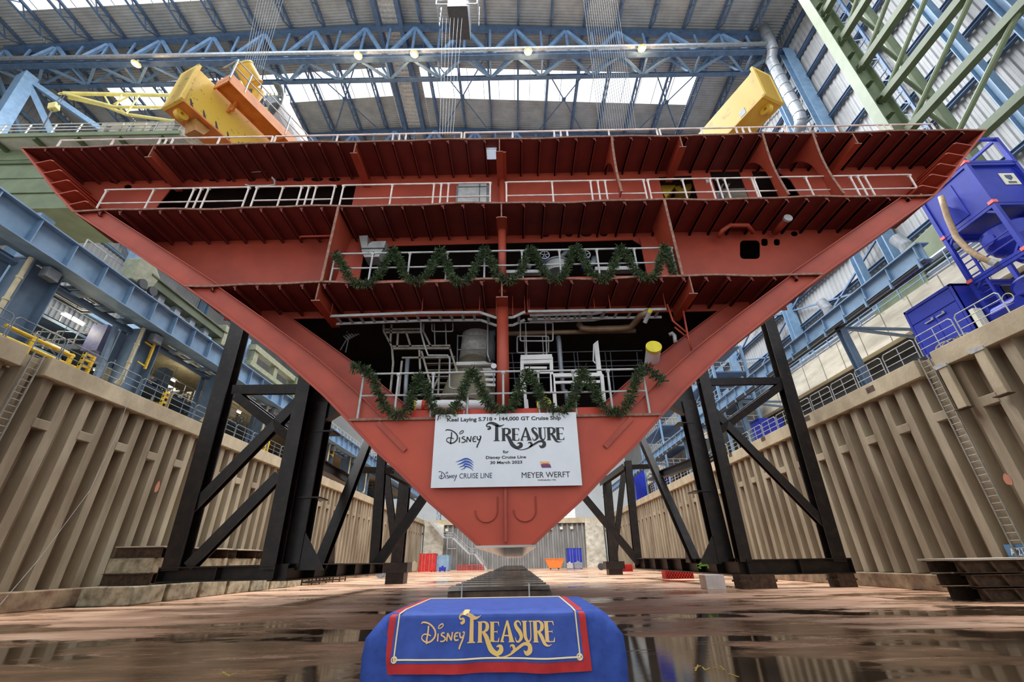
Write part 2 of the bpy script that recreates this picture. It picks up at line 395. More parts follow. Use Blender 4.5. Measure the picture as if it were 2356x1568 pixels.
# wind bracing crosses below the roof light bay
for i, (xa, xb) in enumerate(((-12.9, -3.7), (5.4, 14.6), (23.7, 32.8), (-34.3, -25.1), (-49.5, -40.4))):
    m = MB(); za, zb = roofz(xa)-2.3, roofz(xb)-2.3
    m.tube([(xa, 41.5, za), (xb, 55.5, zb)], .1, 6); m.tube([(xb, 41.5, zb), (xa, 55.5, za)], .1, 6)
    m.box(((xa+xb)/2-.35, 48.15, (za+zb)/2-.06), ((xa+xb)/2+.35, 48.85, (za+zb)/2+.06))
    tag(m.build('wind_brace', bluedk), ['X-shaped wind brace just right of the ridge strip', 'X-shaped wind brace in the middle of the long roof light', 'X-shaped wind brace at the right end of the long roof light', 'X-shaped wind brace just left of the ridge strip', 'X-shaped wind brace above the left yellow spreader'][i], 'wind brace')
# sodium lamps on the truss
lampm = mat('sodium_lamp_glass', (255, 190, 110), .4, var=0, emit=((255, 120, 40), 3.2))
for i, (px, py) in enumerate(((313, 147), (824, 128), (953, 124), (1215, 118), (1477, 111))):
    p = PY(px, py, 36.9)
    w = ['above the left yellow spreader beam', 'left of the bright ridge strip', 'right of the bright ridge strip', 'above the left end of the garland decks, centre right', 'rightmost, above the long roof light'][i]
    w = ['leftmost, over the left yellow spreader beam', 'left of the bright ridge strip', 'just right of the bright ridge strip', 'centre right of the truss', 'rightmost, nearest the right yellow spreader'][i]
    t = thing('hall_lamp', p, 'glowing orange hall lamp on the roof truss, ' + w, 'lamp', 'orange lamps along the roof truss')
    m = MB(); m.tube([p+Vector((0, 0, .9)), p+Vector((0, 0, .35)), p+Vector((0, 0, 0))], [.12, .2, .62], 12, caps=False); m.build('lamp_shade', grey, t); m = MB(); m.bar(p+Vector((0, 0, .8)), (p.x, 37.7, 70.1), .1); m.build('hanger', grey, t)
    m = MB(); m.tube([p+Vector((0, 0, .1)), p+Vector((0, 0, -.12)), p+Vector((0, 0, -.25))], [.45, .42, .12], 12); m.build('bulb', lampm, t)
    l = bpy.data.lights.new('lamp_light', 'POINT'); l.energy = 900; l.color = (1, .62, .3); l.shadow_soft_size = .5
    lo = bpy.data.objects.new('lamp_light', l); lo.location = p+Vector((0, 0, -.8)); C.objects.link(lo)
# overhead trolley and its cage near the ridge
p = PY(1055, 25, 30)
t = thing('crane_trolley', p, 'dark hoist trolley with open ladder cage under the roof, top centre', 'hoist trolley')
m = MB(); m.box((p.x-1.3, 29, p.z-1), (p.x+1.3, 33, p.z+3)); m.build('body', darkgrey, t)
m = MB()
for s in (-1, 1):
    m = MB()
    for yy in (28.5, 31): m.bar((p.x+s*2.6, yy, p.z-1.6), (p.x+s*2.6, yy, p.z+3), .12)
    for z in (-1.6, -.6, .6, 1.8): m.bar((p.x+s*2.6, 28.5, p.z+z), (p.x+s*2.6, 31, p.z+z), .1); m.bar((p.x+s*1.2, 28.5, p.z+z), (p.x+s*2.6, 28.5, p.z+z), .1)
    m.build('cage', grey, t)
# silver ventilation pipe down the right wall
pts = [PX(*q, 40) for q in [(1755, 65), (1766, 85), (1778, 112), (1775, 138), (1795, 180), (1815, 220), (1838, 262), (1842, 275), (1840, 300)]]
m = MB(); m.tube(pts, .75, 14); o = m.build('ventilation_pipe', mat('silver_duct', (158, 162, 168), .4, .3, scale=2), smooth=True)
tag(o, 'silver ventilation pipe with two bends coming down the right wall', 'ventilation pipe')
m = MB()
for i in range(len(pts)-1):
    d = (pts[i+1]-pts[i]); n = max(1, int(d.length/1.6))
    for k in range(n): q = pts[i]+d*(k/n); m.tube([q, q+d.normalized()*.12], .82, 14)
m.build('pipe_joint', grey, o)

m = MB(); m.bar(PY(-40, 345, 36.5), PY(64, 178, 37.5), 1.5, 1.9); m.bar(PY(62, 182, 37.5), PY(130, 330, 40), .7, .7); m.bar(PY(62, 182, 37.5), PY(250, 310, 41), .7, .7)
tag(m.build('knee_brace', blue), 'broad light blue knee brace at the left end of the near roof truss', 'brace')
# ================================================================ the red ship section
HX, Y0, YB, YE = -.2, 9.0, 10.38, 38.0
Z4, Z3, Z2, Z1, ZK = 13.42, 10.70, 8.05, 4.42, 1.92
PROF = [(.56, 1.92), (.9, 2.2), (1.55, 2.71), (2.15, 3.25), (2.75, 3.75), (3.45, 4.42), (4.05, 4.98), (5.3, 6.0), (6.7, 7.0), (8.25, 8.07), (9.6, 8.95), (10.95, 9.83), (12.3, 10.70), (13.2, 11.5), (14.05, 12.35), (15.18, 13.42)]
def hb(z):
    for (a, za), (b_, zb) in zip(PROF, PROF[1:]):
        if za <= z <= zb: return a+(b_-a)*(z-za)/(zb-za)
    return PROF[-1][0] if z > ZK else PROF[0][0]
ship = thing('ship_section', (HX, Y0, ZK), 'huge red V-shaped steel bow section of a cruise ship hanging over the keel blocks', 'ship section')
TP = .62                # the bow section narrows towards its far end
def tp(y): return 1+(TP-1)*(y-Y0)/(YE-Y0)
def sx(x, s): return HX+s*x
# shell plating each side, thick
for s in (-1, 1):
    m = MB(); n = len(PROF)
    for i in range(n-1):
        (a, za), (b_, zb) = PROF[i], PROF[i+1]; t = .05
        q = [(a, za), (b_, zb), (b_-t*1.4, zb+t*.2), (a-t*1.4, za+t*.2)]
        m.add([(sx(x, s), Y0, z) for x, z in q]+[(sx(x*TP, s), YE, z) for x, z in q], [(3, 2, 1, 0), (4, 5, 6, 7), (0, 1, 5, 4), (1, 2, 6, 5), (2, 3, 7, 6), (3, 0, 4, 7)])
    o = m.build('shell_plating', red, ship)
m = MB(); m.box((HX-.58, Y0, ZK-.04), (HX+.58, YE, ZK)); m.build('keel_plate', mat('glossy_keel_painted_glints', (176, 170, 160), .12, .2, scale=2, rgb2=(120, 110, 100), stretch=(.2, 1, 1)), ship)  # pale cross bands painted in for reflected hall lights
# decks with wavy front edge
zs = {1: Z1, 2: Z2, 3: Z3, 4: Z4}
nst = 0; decks = {}
for d, z in zs.items():
    h = hb(z)-.05; m = MB(); n = 60; A = []; B = []
    for i in range(n+1):
        x = HX-h+2*h*i/n; w = .025*math.sin(x*1.3+d)+.015*math.sin(x*3.1+d*2) if d > 1 else 0
        A.append((x, Y0, z+w)); B.append((x, YB, z))
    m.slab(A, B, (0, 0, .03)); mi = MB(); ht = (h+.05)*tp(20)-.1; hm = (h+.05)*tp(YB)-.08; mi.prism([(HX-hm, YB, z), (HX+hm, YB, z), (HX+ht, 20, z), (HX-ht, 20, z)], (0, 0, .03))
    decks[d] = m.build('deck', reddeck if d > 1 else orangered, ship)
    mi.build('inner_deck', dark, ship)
    m = MB(); m.slab([(x, y-.012, zz-.015) for x, y, zz in A], [(x, y+.02, zz-.015) for x, y, zz in A], (0, 0, .055)); m.build('deck_edge', rawedge, decks[d])
# bulb flat stiffeners under the decks
def stiff(x, z, par, h=.15, ye=YB):
    m = MB()
    m.box((x-.012, Y0+.02, z-h), (x+.012, ye, z)); m.prism([(x-.012, Y0+.02, z-h), (x+.05, Y0+.02, z-h), (x+.05, Y0+.02, z-h+.03), (x-.012, Y0+.02, z-h+.06)], (0, ye-Y0, 0))
    m.prism([(x-.05, Y0+.018, z-.01), (x+.05, Y0+.018, z-.01), (x+.035, Y0+.018, z-.07), (x+.045, Y0+.018, z-.12), (x-.03, Y0+.018, z-.07)], (0, .02, 0))
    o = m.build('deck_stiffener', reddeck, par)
rest = []
for d in (4, 3, 2):
    z = zs[d]; h = hb(z)-.7; x = HX-math.floor(h/.575)*.575
    while x < HX+h:
        if abs(x-HX) > .2:
            if nst < 100: stiff(x, z, ship)
            else: rest.append((x, z))
            nst += 1
        x += .575
if rest:
    m = MB()
    for x, z in rest:
        m.box((x-.012, Y0+.02, z-.15), (x+.012, YB, z)); m.box((x-.012, Y0+.02, z-.15), (x+.05, YB, z-.12))
        m.prism([(x-.05, Y0+.018, z-.01), (x+.05, Y0+.018, z-.01), (x+.035, Y0+.018, z-.07), (x+.045, Y0+.018, z-.12), (x-.03, Y0+.018, z-.07)], (0, .02, 0))
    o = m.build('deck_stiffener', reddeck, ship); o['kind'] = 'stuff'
# web frames ringing the shell, with face flange
def inner(z, w): # point w inboard, measured square to the shell
    return max(.0, hb(z)-w*1.25)
def webring(z0, z1, y, w, nm='web_frame', fl=.16):
    for s in (-1, 1):
        n = 10; zz = [z0+(z1-z0)*i/n for i in range(n+1)]
        m = MB(); A = [(sx(hb(z)*tp(y), s), y, z) for z in zz]; B = []
        for z in zz: B.append((sx(max(0, hb(z)*tp(y)-w*1.25), s), y, z))
        m.slab(A, B, (0, .025, 0)); o = m.build(nm, red, ship)
        f = MB(); f.slab([(q[0], y-fl/2, q[2]) for q in B], [(q[0], y+fl/2, q[2]) for q in B], (s*.01, 0, .03)); f.build('face_flange', red, o)
webring(Z2+.03, Z3, Y0+.1, .72); webring(Z1+.03, Z2, Y0+.1, .66)
# second frame behind: between D1 and D2
webring(Z1+.03, Z2, YB-.1, 1.35)
# floor plate of the double bottom
m = MB(); pl = [(sx(x, 1), Y0+.04, z) for x, z in PROF if z <= Z1+.01]; pr = [(sx(x, -1), Y0+.04, z) for x, z in PROF if z <= Z1+.01]
m.prism(pr[::-1]+pl, (0, .03, 0)); fp = m.build('floor_plate', redfloor, ship)
m = MB(); m.box((HX-.025, Y0-.06, ZK+.05), (HX+.025, Y0+.04, 2.9)); m.box((HX-.025, Y0-.0, 2.9), (HX+.025, Y0+.04, Z1)); m.build('centre_stiffener', red, fp)
for s in (-1, 1):
    m = MB(); m.bar((sx(2.1, s)+.0, Y0+.01, 3.75), (sx(2.75, s), Y0+.01, 4.36), .1, .03, up=(0, 1, 0)); m.build('plate_stiffener', red, fp)
    c = Vector((sx(.38, s), Y0+.02, 2.55)); m = MB(); m.tube([c+Vector((math.cos(a)*.22, 0, math.sin(a)*.22)) for a in [math.pi*(1+k/12) for k in range(13)]]+[c+Vector((.22, 0, .25))], .012, 5); m.build('weld_ring', red, fp)
# shell longitudinals between deck 3 and 4
for s in (-1, 1):
    for k in range(5):
        z = 10.98+k*.44; x = hb(z)
        m = MB(); t = .02
        for a, l in ((0, .42),):
            m.prism([(sx(x-.02, s), Y0+.02, z), (sx(x-.50, s), Y0+.02, z+.15), (sx(x-.62, s), Y0+.02, z+.10), (sx(x-.62, s), Y0+.02, z+.06), (sx(x-.50, s), Y0+.02, z+.11), (sx(x-.02, s), Y0+.02, z-.04)], (0, YB-Y0, 0))
        m.build('shell_longitudinal', red, ship)
# transverse bulkheads / web girders with real openings
def panel(y, poly, holes, m_, nm, t=.03):
    """flat plate in the XZ plane with holes, cut by triangulating"""
    bm = bmesh.new(); es = []
    for loop in [poly]+holes:
        vs = [bm.verts.new((x, y, z)) for x, z in loop]
        for i in range(len(vs)): es.append(bm.edges.new((vs[i], vs[(i+1) % len(vs)])))
    bmesh.ops.triangle_fill(bm, use_beauty=True, use_dissolve=False, edges=es, normal=(0, -1, 0))
    me = bpy.data.meshes.new(nm); bm.to_mesh(me); bm.free(); me.materials.append(m_)
    o = bpy.data.objects.new(nm, me); C.objects.link(o); o.parent = ship; o.matrix_parent_inverse = Matrix.Translation(-ship.location)
    sol = o.modifiers.new('thickness', 'SOLIDIFY'); sol.thickness = t; sol.offset = 0
    return o
def px_loop(pts, y): return [(p.x, p.z) for p in (PY(a, b_, y) for a, b_ in pts)]
def ell(cx, cy, rx, ry, y, n=14): return px_loop([(cx+rx*math.cos(2*math.pi*k/n), cy+ry*math.sin(2*math.pi*k/n)) for k in range(n)], y)
def rrect(x0, y0, x1, y1, y, r=8): 
    pts = []
    for cx, cy, a0 in ((x1-r, y1-r, 0), (x0+r, y1-r, 90), (x0+r, y0+r, 180), (x1-r, y0+r, 270)):
        for k in range(4): a = math.radians(a0+k*30); pts.append((cx+r*math.cos(a), cy+r*math.sin(a)))
    return px_loop(pts, y)
def bay(z0, z1, k=None):
    k = tp(YB) if k is None else k
    zz = [z0]+[z for _, z in PROF if z0 < z < z1]+[z1]
    return [(sx((hb(z)-.05)*k, -1), z) for z in zz][::-1]+[(sx((hb(z)-.05)*k, 1), z) for z in zz]
y = YB
zb = Z3+.04
def fl(pts_top, xl, xr, z): return None
h43 = [ell(265, 417, 13, 5, y), ell(295, 430, 9, 5, y)]
h43 += [ell(cx, 413, rx, 5, y) for cx, rx in ((424, 8), (455, 13), (490, 10), (527, 7), (580, 9), (648, 14), (688, 14), (730, 14), (770, 14))]
h43 += [ell(967, 399, 13, 5, y), ell(1654, 384, 8, 6, y), ell(1681, 383, 8, 6, y)]
P0 = PY(385, 432, y); P1 = PY(820, 425, y)
h43 += [[(P0.x-.25, zb), (P0.x, lerp(zb, P0.z, .7)), (P0.x+.15, P0.z-.05), (P0.x+.5, P0.z), (P1.x, P1.z), (P1.x, zb)]]
a, b_ = PY(1515, 408, y), PY(1590, 404, y); h43 += [[(a.x, zb), (a.x, a.z), (b_.x, b_.z), (b_.x, zb)]]
a, b_ = PY(1632, 395, y), PY(1700, 394, y); h43 += [[(a.x, zb), (a.x, a.z), (b_.x, b_.z), (b_.x, zb)]]
a, b_ = PY(1728, 393, y), PY(1812, 400, y); h43 += [[(a.x, zb), (a.x, a.z), (b_.x-.3, b_.z+.1), (b_.x, b_.z-.3), (b_.x+.25, zb)]]
h43 += [rrect(1120, 345, 1142, 362, y, 4)] if False else []
bh = panel(y, bay(Z3+.03, Z4), h43, red, 'bulkhead')
h32 = [ell(cx, 543-.01*(cx-950), rx, 6, y) for cx, rx in ((914, 8), (953, 12), (993, 8), (1255, 9), (1309, 9), (1349, 12), (1389, 9))]
h32 += [rrect(1702, 553, 1748, 596, y, 9), rrect(1751, 549, 1766, 566, y, 5), rrect(1780, 550, 1794, 565, y, 5), ell(1827, 538, 8, 6, y)]
zb2 = Z2+.04
a, b_, c, d = PY(828, 582, y), PY(905, 566, y), PY(1455, 552, y), PY(1493, 575, y)
h32 += [[(a.x, zb2), (a.x, a.z), (b_.x, b_.z), (c.x, c.z), (d.x, d.z), (d.x+.15, zb2)]]
panel(y, bay(Z2+.03, Z3), h32, red, 'bulkhead')
# opening D1-D2: everything between the second frames and below the downstand girder
a, b_, c, d = PY(762, 745, y), PY(780, 729, y), PY(1520, 722, y), PY(1548, 745, y)
g = [(a.x-.9, Z2)]
m = MB(); m.box((sx((hb(Z2)-.1)*tp(YB), -1), YB, PY(1150, 724, y).z), (sx((hb(Z2)-.1)*tp(YB), 1), YB+.04, Z2)); m.build('bulkhead', red, ship)
# inner bulkheads far inside, interior shade painted into their colour
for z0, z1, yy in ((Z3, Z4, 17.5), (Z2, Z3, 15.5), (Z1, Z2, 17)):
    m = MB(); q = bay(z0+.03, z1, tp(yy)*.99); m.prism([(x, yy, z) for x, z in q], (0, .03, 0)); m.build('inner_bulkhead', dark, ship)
m = MB(); q = bay(ZK, Z4, TP*.99); m.prism([(x, YE-.1, z) for x, z in q], (0, .05, 0)); m.build('end_bulkhead', red, ship)
# longitudinal T girders hanging from the decks
def tgirder(x, z, h, w=.22, ye=YB, y0=Y0+.03):
    m = MB(); m.box((x-.015, y0, z-h), (x+.015, ye, z)); o = m.build('deck_girder', red, ship)
    m = MB(); m.box((x-w/2, y0-.02, z-h-.03), (x+w/2, ye, z-h)); m.build('face_flange', rawedge if False else red, o)
    m = MB(); m.box((x-w/2, y0-.03, z-h-.03), (x+w/2, y0-.015, z-h)); m.box((x-.018, y0-.03, z-h), (x+.018, y0-.015, z)); m.build('cut_edge', rawedge, o)
for x, z in ((-11.15, Z4), (-4.8, Z4), (10.75, Z4), (5.35, Z4), (-4.93, Z2), (4.55, Z2)): tgirder(x, z, .5)
tgirder(HX-.1, Z4, .55); tgirder(HX-.05, Z3, .5); tgirder(HX-.05, Z2, .5)
# vertical web plates between decks, seen edge-on
def vplate(x, z0, z1, w0, w1, arch=True, fac=1):
    n = 14; A = []; B = []
    for i in range(n+1):
        t = i/n; z = z1+(z0-z1)*t
        w = w0+(w1-w0)*t
        if arch: w = w1+(w0-w1)*math.exp(-t*5)
        A.append((x, Y0-.02+.12*math.sin(t*math.pi)*(1 if arch else 0), z)); B.append((x, Y0+w+.05, z))
    m = MB(); m.slab(A, B, (.03*fac, 0, 0)); o = m.build('web_plate', red, ship)
    m = MB(); m.slab([(x-.02, q[1]-.012, q[2]) for q in A], [(x+.05, q[1]-.012, q[2]) for q in A], (0, .012, 0)); m.build('cut_edge', rawedge, o)
vplate(3.2, Z3+.35, Z4, 1.2, .16); vplate(7.93, Z3+.1, Z4+.08, 1.3, .28); vplate(9.5, Z3+.1, Z4+.1, 1.3, .28)
vplate(-4.89, Z2+.03, Z3, 1.1, .5, arch=False); vplate(4.36, Z2+.03, Z3, 1.1, .5, arch=False)
for s, x in ((-1, -4.62), (1, 4.12)):
    m = MB(); m.box((x-.16, YB-.15, Z2+.03), (x+.16, YB-.1, Z3-.3)); m.build('pillar_flange', red, ship)
# pillars
for z0, z1, r in ((Z2, Z3-.5, .11), (Z1, Z2-.5, .15), (Z3, Z4-.55, .11)):
    m = MB(); yy = Y0+.55 if z0 < Z3 else YB-.2; m.tube([(HX-.05, yy, z0), (HX-.05, yy, z1)], r, 16); m.build('pillar', red, ship, smooth=True)
    m = MB(); m.box((HX-.2, Y0+.06, z1), (HX+.1, yy+.3, z1+.04)); m.build('pillar_head', red, ship)
# coaming on deck 1 and 2
m = MB(); m.box((-3.25, Y0+.12, Z1+.03), (2.85, Y0+.16, Z1+.24)); m.build('coaming', orangered, ship)
m = MB(); m.box((-4.45, Y0+.2, Z2+.03), (4.1, Y0+.24, Z2+.2)); m.build('coaming', orangered, ship)
# red pipes in the bays
def rpipe(pts, y, r, mm=red, nm='red_pipe'):
    m = MB(); m.tube([PY(a, b_, y+(c if c else 0)) for a, b_, c in pts], r, 10); return m.build(nm, mm, ship, smooth=True)
rpipe([(1652, 545, 1.1), (1662, 530, .9), (1680, 518, .9), (1720, 518, .9), (1733, 535, 1.1)], Y0, .07)
o = rpipe([(1782, 535, 1.2), (1813, 502, .5)], Y0, .1); m = MB(); p = PY(1814, 500, Y0+.45); q = PY(1811, 504, Y0+.52); m.tube([p, q], .125, 14); m.build('pipe_mouth', galv, o)
rpipe([(690, 548, 1.1), (692, 544, .8), (775, 542, .8)], Y0, .03)
rpipe([(1535, 700, .6), (1548, 738, .6), (1580, 765, .6)], Y0, .025); rpipe([(1572, 715, .6), (1582, 770, .6), (1592, 810, .6)], Y0, .025); rpipe([(1552, 752, .7), (1584, 778, .7)], Y0, .025)
# rungs and small valve on the upper bay ceiling
m = MB()
for k in range(6):
    a, b_ = PY(557+k*4.4, 363+k*6.6, YB-.3), PY(587+k*5, 362+k*6.4, YB-.3); m.tube([a, b_], .012, 5)
m.build('rung_ladder', galv, ship)
m = MB(); m.tube([PY(a, b_, YB-.35) for a, b_ in ((565, 425), (575, 428), (618, 427), (632, 425), (632, 415), (626, 408))], .03, 8); m.build('small_pipe', galv, ship)
m = MB()
for k in range(5): m.bar(PY(1767+k*7, 362, YB-.05), PY(1765+k*7, 392, YB-.05), .02)
for k in range(6): m.bar(PY(1766, 363+k*5.5, YB-.05), PY(1797, 362+k*5.5, YB-.05), .02)
m.build('grating', galv, ship)
# ================================================================ rails, garlands, signs on the ship
def rail(name, lab, pts, h, posts, mid=.5, r=.022, group='guard rails along the deck edges', m_=None, clamps=False):
    m_ = m_ or railm
    t = thing(name, pts[0], lab, 'guard rail', group)
    pts = [Vector(p) for p in pts]; up = Vector((0, 0, h))
    m = MB(); m.tube([p+up for p in pts], r, 8); m.build('top_rail', m_, t)
    m = MB(); m.tube([p+up*mid for p in pts], r*.9, 8); m.build('middle_rail', m_, t)
    for p in posts:
        p = Vector(p); m = MB(); m.tube([p, p+up*1.0], r*1.05, 8)
        if clamps: m.tube([p+up*.97-Vector((.04, 0, 0)), p+up*.97+Vector((.04, 0, 0))], r*1.7, 8)
        m.build('post', m_, t)
    return t
def railx(name, lab, xa, xb, y, z, h, n, dbl=False, **k):
    ps = []
    for i in range(n+1):
        x = xa+(xb-xa)*i/n; ps.append((x, y, z))
        if dbl and 0 < i < n and i % 2 == 0: ps += [(x-.22, y, z), (x+.22, y, z)]
    return rail(name, lab, [(xa, y, z), (xb, y, z)], h, ps, **k)
z = Z4+.03
for i, (xa, xb) in enumerate(((-15.2, -8.0), (-7.9, -1.6), (-1.5, 5.0), (5.1, 9.3), (9.4, 14.3))):
    railx('guard_rail', 'light tube guard rail on the top deck, %s stretch from the left' % nth(i), xa, xb, 9.62, z, 1.12, max(3, int((xb-xa)/1.6)), True, r=.028)
z = Z3+.03
a, b_ = PY(232, 462, 9.35), PY(1128, 423, 9.35)
for i, (pa, pb) in enumerate((((236, 455), (570, 440)), ((590, 437), (770, 432)), ((790, 431), (1128, 424)), ((1165, 430), (1480, 415)), ((1490, 415), (1730, 413)), ((1735, 413), (2092, 404)))):
    p, q = PY(*pa, 9.3), PY(*pb, 9.3)
    railx('guard_rail', 'light tube guard rail on the third deck, %s stretch from the left' % nth(i), p.x, q.x, 9.3, z, 1.12, max(3, int((q.x-p.x)/1.2)), True, r=.026, clamps=True)
z = Z2+.03
p, q = PY(772, 587, 9.08), PY(1543, 567, 9.08)
railx('guard_rail', 'light tube guard rail behind the upper garland', p.x, q.x, 9.08, z, .97, 9, r=.026, m_=galv, clamps=True)
z = Z1+.03
p, q = PY(838, 860, 9.02), PY(1478, 850, 9.02)
railx('guard_rail', 'light tube guard rail behind the lower garland', p.x, q.x, 9.02, z, 1.06, 8, r=.026, m_=galv, clamps=True)
# fir garlands: a twig stem with needles
fir = mat('fir_needles', (52, 78, 44), .7, scale=30, rgb2=(30, 48, 26))
firl = mat('fir_tips', (96, 116, 66), .7, scale=30, rgb2=(64, 86, 44))
def garland(lab, pts, y, seed):
    rnd = random.Random(seed); t = thing('fir_garland', PY(*pts[0], y), lab, 'garland', 'fir garlands draped on the guard rails')
    P = [PY(a, b_, y) for a, b_ in pts]; Q = []
    for i in range(len(P)-1):
        p0 = P[max(0, i-1)]; p1 = P[i]; p2 = P[i+1]; p3 = P[min(len(P)-1, i+2)]
        for k in range(8):
            u = k/8; Q.append(.5*((2*p1)+(p2-p0)*u+(2*p0-5*p1+4*p2-p3)*u*u+(3*p1-p0-3*p2+p3)*u**3))
    Q.append(P[-1])
    m = MB(); m.tube(Q, .022, 5); m.build('stem', mat('twig_brown', (70, 54, 38), .8), t)
    mm = (MB(), MB())
    for i in range(len(Q)-1):
        d = Q[i+1]-Q[i]; n = max(4, int(d.length/.0024))
        dn = d.normalized()
        for k in range(n):
            c = Q[i]+d*rnd.random(); v = Vector((rnd.gauss(0, 1), rnd.gauss(0, .8), rnd.gauss(0, 1))); v -= dn*v.dot(dn); v.normalize()
            v = (v+dn*rnd.uniform(-.6, .8)).normalized(); l = rnd.uniform(.06, .15); w = rnd.uniform(.007, .014)
            s_ = v.cross(Vector((rnd.gauss(0, 1), rnd.gauss(0, 1), rnd.gauss(0, 1)))).normalized()*w
            mb = mm[1] if rnd.random() < .28 else mm[0]
            a = c+v*.01; mb.add([a-s_*.6, a+s_*.6, a+v*l+s_, a+v*(l+.03), a+v*l-s_], [(0, 1, 2, 3, 4)])
    mm[0].build('needles', fir, t)['kind'] = 'stuff'; mm[1].build('tips', firl, t)['kind'] = 'stuff'
def swags(tops, lows):
    pts = []
    for i, (tx, ty) in enumerate(tops):
        pts += [(tx, ty)]
        if i < len(lows):
            lx, ly = lows[i]; nx, ny = tops[i+1]
            pts += [(lerp(tx, lx, .3)+2, lerp(ty, ly, .45)), (lerp(tx, lx, .55), lerp(ty, ly, .82)), (lx, ly), (lerp(lx, nx, .45), lerp(ly, ny, .18)), (lerp(lx, nx, .7), lerp(ly, ny, .55)), (lerp(lx, nx, .94), lerp(ly, ny, .88))]
    return pts
garland('upper fir garland hanging in seven swags on the second deck rail', swags([(769, 582), (904, 574), (1013, 573), (1115, 572), (1222, 572), (1323, 566), (1428, 568), (1530, 566)], [(835, 655), (955, 647), (1058, 650), (1168, 646), (1280, 643), (1388, 642), (1495, 640)])+[(1537, 590), (1550, 628)], 8.98, 3)
garland('lower fir garland hanging in five swags above the white sign', [(806, 845), (828, 846)]+swags([(848, 858), (963, 862), (1084, 850), (1213, 854), (1341, 850), (1474, 845)], [(917, 955), (1022, 955), (1155, 947), (1290, 948), (1420, 948)])+[(1490, 850), (1510, 864), (1526, 878)], 8.92, 4)

# ---- lettering
WORDS = {}
def text_mesh(body, h, width=None, bold=.0, font=None):
    cu = bpy.data.curves.new('t', 'FONT'); cu.body = body; cu.size = 1; cu.offset = bold; cu.resolution_u = 3
    o = bpy.data.objects.new('t', cu); C.objects.link(o); dg = bpy.context.evaluated_depsgraph_get(); dg.update()
    me = bpy.data.meshes.new_from_object(o.evaluated_get(dg)); C.objects.unlink(o); bpy.data.objects.remove(o)
    vs = [v.co.copy() for v in me.vertices]; fs = [tuple(p.vertices) for p in me.polygons]; bpy.data.meshes.remove(me)
    x0 = min(v.x for v in vs); x1 = max(v.x for v in vs)
    caps = .729
    sx_ = (width/(x1-x0)) if width else h/caps
    return [((v.x-x0)*sx_, v.y*h/caps) for v in vs], fs
def bez(pts, n=8):
    """Catmull-Rom through 2D points (x, y, halfwidth)"""
    P = [Vector(p) for p in pts]; Q = []
    for i in range(len(P)-1):
        p0, p1, p2, p3 = P[max(0, i-1)], P[i], P[i+1], P[min(len(P)-1, i+2)]
        for k in range(n):
            u = k/n; Q.append(.5*((2*p1)+(p2-p0)*u+(2*p0-5*p1+4*p2-p3)*u*u+(3*p1-p0-3*p2+p3)*u**3))
    return Q+[P[-1]]
def stroke(pts, n=8, curve=True):
    Q = bez(pts, n) if curve else [Vector(p) for p in pts]
    A = []; B = []
    for i, q in enumerate(Q):
        d = (Q[min(i+1, len(Q)-1)]-Q[max(i-1, 0)]).xy
        if d.length < 1e-9: d = Vector((1, 0))
        d.normalize(); nn = Vector((-d.y, d.x))*max(q.z, .001); A.append((q.x+nn.x, q.y+nn.y)); B.append((q.x-nn.x, q.y-nn.y))
    m = len(A); return A+B, [(i, i+1, m+i+1, m+i) for i in range(m-1)]
def join(parts):
    V = []; F = []
    for v, f in parts: n = len(V); V += v; F += [tuple(i+n for i in q) for q in f]
    return V, F
def poly(p): return p, [tuple(range(len(p)))]
# script word, box 0..5.4 wide, x-height about 1
def word_script():
    w = .085; s = []
    s.append(stroke([(0, 1.95, .05), (.25, 2.1, w), (.9, 1.98, w), (1.5, 1.6, w*1.1), (1.85, 1.1, w*1.2), (1.8, .55, w*1.2), (1.35, .12, w*1.1), (.85, .05, w), (.35, .3, w*.8), (.25, .6, w*.7), (.5, .85, w*.8), (1.0, .82, w*.8), (1.35, .68, w*.5)]))
    s.append(stroke([(.95, 1.72, w*1.1), (.95, 1.0, w*1.1), (.88, .35, w*1.1), (.92, -.12, w*1.2)]))
    s.append(stroke([(2.2, .92, w), (2.2, .5, w), (2.2, .12, w)])); s.append(stroke([(2.15, 1.45, w*.6), (2.3, 1.75, w*.8), (2.65, 1.92, w*.8), (2.75, 1.72, w*.7), (2.5, 1.5, w*.7), (2.2, 1.4, w*.5)]))
    s.append(stroke([(3.0, .95, w*.8), (2.75, .98, w*.9), (2.58, .78, w*.9), (2.9, .6, w), (3.12, .38, w), (2.9, .14, w*.9), (2.5, .12, w*.7)]))
    s.append(stroke([(3.3, .12, w), (3.36, .95, w), ], 4)); s.append(stroke([(3.36, .95, w), (3.85, .2, w)], 4)); s.append(stroke([(3.85, .2, w), (3.95, 1.05, w)], 4))
    s.append(stroke([(4.7, .98, w*.8), (4.35, .9, w), (4.22, .55, w), (4.35, .22, w), (4.75, .25, w*.8)])); s.append(stroke([(4.25, .6, w*.7), (4.6, .64, w*.7)], 4))
    s.append(stroke([(4.85, 1.0, w), (4.92, .55, w), (5.2, .5, w), (5.42, .85, w*.9), (5.35, 1.05, w*.7), (5.2, .95, w*.5)])); s.append(stroke([(5.45, 1.0, w*.9), (5.25, .3, w*1.1), (4.95, -.35, w*1.2), (4.85, -.7, w)]))
    return join(s)
